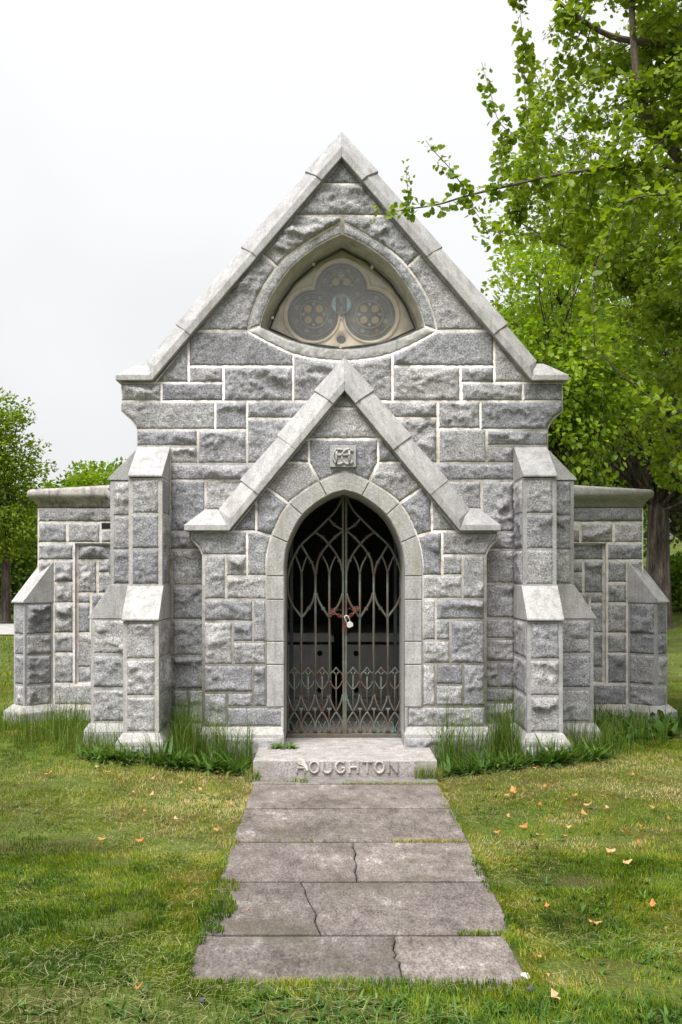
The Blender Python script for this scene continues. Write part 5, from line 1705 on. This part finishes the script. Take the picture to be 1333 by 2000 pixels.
gravestone(PX(1330, 70), 70, .6, .9, 'pale gravestone at the right edge up the slope')

# ------------------------------------------------------------------ ginkgo reaching in from the right
gk_base = (6.4, 9.6, float(gz(6.4, 9.6)) - .05)
gk = empty('ginkgo_tree', gk_base, 'ginkgo tree whose leafy boughs reach in from the right edge', 'tree')
r = np.random.default_rng(77)
mb = MB()
def A3(px, py, d): return np.array(at(px, py, d))
limbs = []
def limb(pts, r0, r1):
    P_ = [Vector(p) for p in pts]
    # smooth
    out = []
    for i in range(len(P_) - 1):
        p0 = P_[max(i - 1, 0)]; p1 = P_[i]; p2 = P_[i + 1]; p3 = P_[min(i + 2, len(P_) - 1)]
        for j in range(5):
            t = j / 5
            out.append(.5 * ((2 * p1) + (p2 - p0) * t + (2 * p0 - 5 * p1 + 4 * p2 - p3) * t * t + (3 * p1 - p0 - 3 * p2 + p3) * t ** 3))
    out.append(P_[-1])
    rr = [r0 + (r1 - r0) * i / (len(out) - 1) for i in range(len(out))]
    mb.tube(out, rr, 7, 1.0)
    limbs.append([np.array(p) for p in out])
    return [np.array(p) for p in out]
trunk_knots = [np.array(gk_base), np.array([6.35, 9.6, 1.2]), np.array([6.3, 9.6, 3.0]), np.array([6.25, 9.6, 5.2]), np.array([6.3, 9.55, 8.2]), np.array([6.3, 9.5, 11])]
limb(trunk_knots, .24, .06)
LA = limb([trunk_knots[2], A3(1480, 470, 8.8), A3(1390, 350, 8.5), A3(1333, 315, 8.3), A3(1280, 250, 8.2), A3(1252, 190, 8.1), A3(1240, 110, 8.1), A3(1232, -20, 8.1), A3(1228, -120, 8.1)], .065, .018)
LB = limb([LA[10], A3(1300, 325, 8.2), A3(1246, 321, 8.0), A3(1170, 330, 7.9), A3(1094, 340, 7.8), A3(980, 366, 7.8), A3(914, 382, 7.8), A3(857, 399, 7.8), A3(800, 408, 7.8), A3(735, 418, 7.8)], .020, .003)
LC = limb([trunk_knots[3], A3(1430, 130, 8.6), A3(1333, 92, 8.4), A3(1290, 85, 8.3), A3(1213, 76, 8.2), A3(1156, 52, 8.1), A3(1094, 5, 8.1), A3(1040, -60, 8.1)], .05, .008)
LD = limb([trunk_knots[2], A3(1500, 480, 8.4), A3(1400, 400, 7.6), A3(1290, 380, 7.2), A3(1215, 400, 7.1), A3(1194, 451, 7.1), A3(1168, 513, 7.1), A3(1158, 570, 7.1), A3(1161, 655, 7.1), A3(1164, 680, 7.1)], .011, .002)
LE = limb([trunk_knots[1] + np.array([0, 0, 1.0]), A3(1420, 700, 9.6), A3(1333, 640, 10.0), A3(1230, 560, 10.4), A3(1120, 490, 10.6), A3(1060, 460, 10.7), A3(1000, 425, 10.8)], .04, .004)
LF = limb([trunk_knots[1] + np.array([0, 0, .7]), A3(1430, 800, 9.0), A3(1350, 850, 9.0), A3(1310, 890, 9.0), A3(1290, 900, 9.0)], .03, .004)
LG = limb([trunk_knots[2], A3(1400, 620, 9.4), A3(1330, 700, 9.6), A3(1290, 780, 9.8), A3(1240, 850, 9.9)], .03, .004)
shoots = []   # (points, leafiness)
def shoot(pts, r0=.005, dens=1.0, special=False):
    p = limb(pts, r0, .0015)
    shoots.append((p, dens, special))
S_ = lambda *pp: [A3(*p) for p in pp]
shoot(S_((914, 378, 7.8), (880, 330, 7.8), (847, 294, 7.8), (832, 274, 7.8)), special=True)
shoot(S_((800, 408, 7.8), (797, 370, 7.8), (793, 326, 7.75)), .003, special=True)
shoot(S_((1061, 340, 7.8), (1040, 271, 7.8), (1026, 190, 7.8), (1022, 90, 7.8), (1014, 0, 7.8)), special=True)
shoot(S_((1040, 271, 7.8), (1005, 262, 7.8), (975, 237, 7.8), (958, 180, 7.8), (941, 122, 7.8)), .004, special=True)
shoot(S_((914, 384, 7.8), (930, 415, 7.75), (955, 450, 7.7)), .003, special=True)
shoot(S_((980, 366, 7.8), (975, 320, 7.8), (978, 262, 7.85)), .003)
shoots.append((LB[18:], 1.0, True)); shoots.append((LD[14:], 1.2, True))
# random shoots from the boughs through the crown volume
def in_crown_px(px, py):
    # left boundary of the leaf mass by row
    ys_ = [-150, 0, 120, 260, 330, 420, 520, 640, 760, 860, 960, 1040]
    xs_ = [1000, 1040, 985, 1030, 965, 1010, 1080, 1150, 1180, 1240, 1300, 1340]
    return px > np.interp(py, ys_, xs_)
allp = np.array([p for l in limbs[1:] for p in l])
cnt = 0
while cnt < 620:
    d = r.uniform(7.2, 11.2)
    px_, py_ = r.uniform(990, 1560), r.uniform(-260, 980)
    if not in_crown_px(px_ - 14, py_): continue
    if py_ > 620 and r.random() < .5: continue
    if d < 7.8 and r.random() < .6: continue
    if px_ < 1190 and py_ < 500 and r.random() < .62: continue
    tip = A3(px_, py_, d)
    j = np.argmin(((allp - tip) ** 2).sum(1)); a = allp[j]
    L_ = np.linalg.norm(tip - a)
    if L_ > 1.6: continue
    c = curve_pts(a, tip, 5, r.uniform(-.1, .15), r)
    mb.tube([Vector(q_) for q_ in c], [.006, .005, .004, .003, .0025, .0015], 4, 1.0, cap=False)
    shoots.append(([np.array(q_) for q_ in c], .95, False)); cnt += 1
mb.build('trunk', M['twig'], gk)
LP, LDr, LS, LT, SP = [], [], [], [], []
for pts, dens, special in shoots:
    pts = np.array(pts)
    seg = np.linalg.norm(np.diff(pts, axis=0), axis=1); tot = seg.sum(); cum = np.concatenate([[0], np.cumsum(seg)])
    s0 = max(0, tot - 1.5); s_ = s0 if special else max(0, tot - .75)
    while s_ < tot:
        i = min(np.searchsorted(cum, s_, 'right') - 1, len(seg) - 1)
        c = pts[i] + (pts[i + 1] - pts[i]) * ((s_ - cum[i]) / max(seg[i], 1e-6))
        age = (tot - s_)
        k = r.integers(3, 6) if not special else r.integers(3, 5)
        for _ in range(int(k * dens + .5)):
            off = r.normal(0, 1, 3); off /= np.linalg.norm(off)
            pet = r.uniform(.03, .06)
            LP.append(c + off * pet + np.array([0, 0, -.008])); LDr.append(off * .8 + np.array([0, 0, -.35]) + r.normal(0, .3, 3))
            LS.append(r.uniform(.042, .068) * (0.55 if age < .12 else .85 if age < .3 else 1)); LT.append(r.normal(.74, .22)); SP.append(special)
        s_ += r.uniform(.028, .05)
LP, LDr, LS, LT, SP = map(np.array, (LP, LDr, LS, LT, SP))
# the 300 leaves that show largest on the free-standing sprays are single leaves
pxs = 646 + (LP[:, 0] - CX) * F / LP[:, 1]
cand = np.nonzero(SP & (pxs < 1330))[0]
score = LS[cand] / LP[cand, 1] + .004 * (pxs[cand] < 1000)
sel = cand[np.argsort(-score)[:300]]
mask = np.ones(len(LP), bool); mask[sel] = False
link('crown', leaves_mesh('crown', LP[mask], LDr[mask], LS[mask], LT[mask], GINKGO, GINKGO_F, .7), M['ginkgo'], gk)['kind'] = 'stuff'
lv = []
for k in range(6):
    me = fast_mesh('leaf', GINKGO * np.array([1, 1, .6 + .3 * k]), [GINKGO_F]); add_attr(me, 'tint', np.full(8, .25 + .12 * k)); me.materials.append(M['ginkgo']); lv.append(me)
X_, Y_, Z_ = leaf_mats(LDr[sel], len(sel), .7)
inv = PWORLD[gk.name].inverted()
for i, j in enumerate(sel):
    o = bpy.data.objects.new('leaf', lv[i % 6]); COL.objects.link(o)
    m4 = Matrix.Identity(4)
    for a_i, ax_ in enumerate((X_[i], Y_[i], Z_[i])):
        for b_i in range(3): m4[b_i][a_i] = float(ax_[b_i] * LS[j])
    m4.translation = Vector([float(c) for c in LP[j]])
    o.matrix_basis = m4
    o.parent = gk; o.matrix_parent_inverse = inv
print('ginkgo leaves', len(LP), 'stones', SEED[0] - 100)
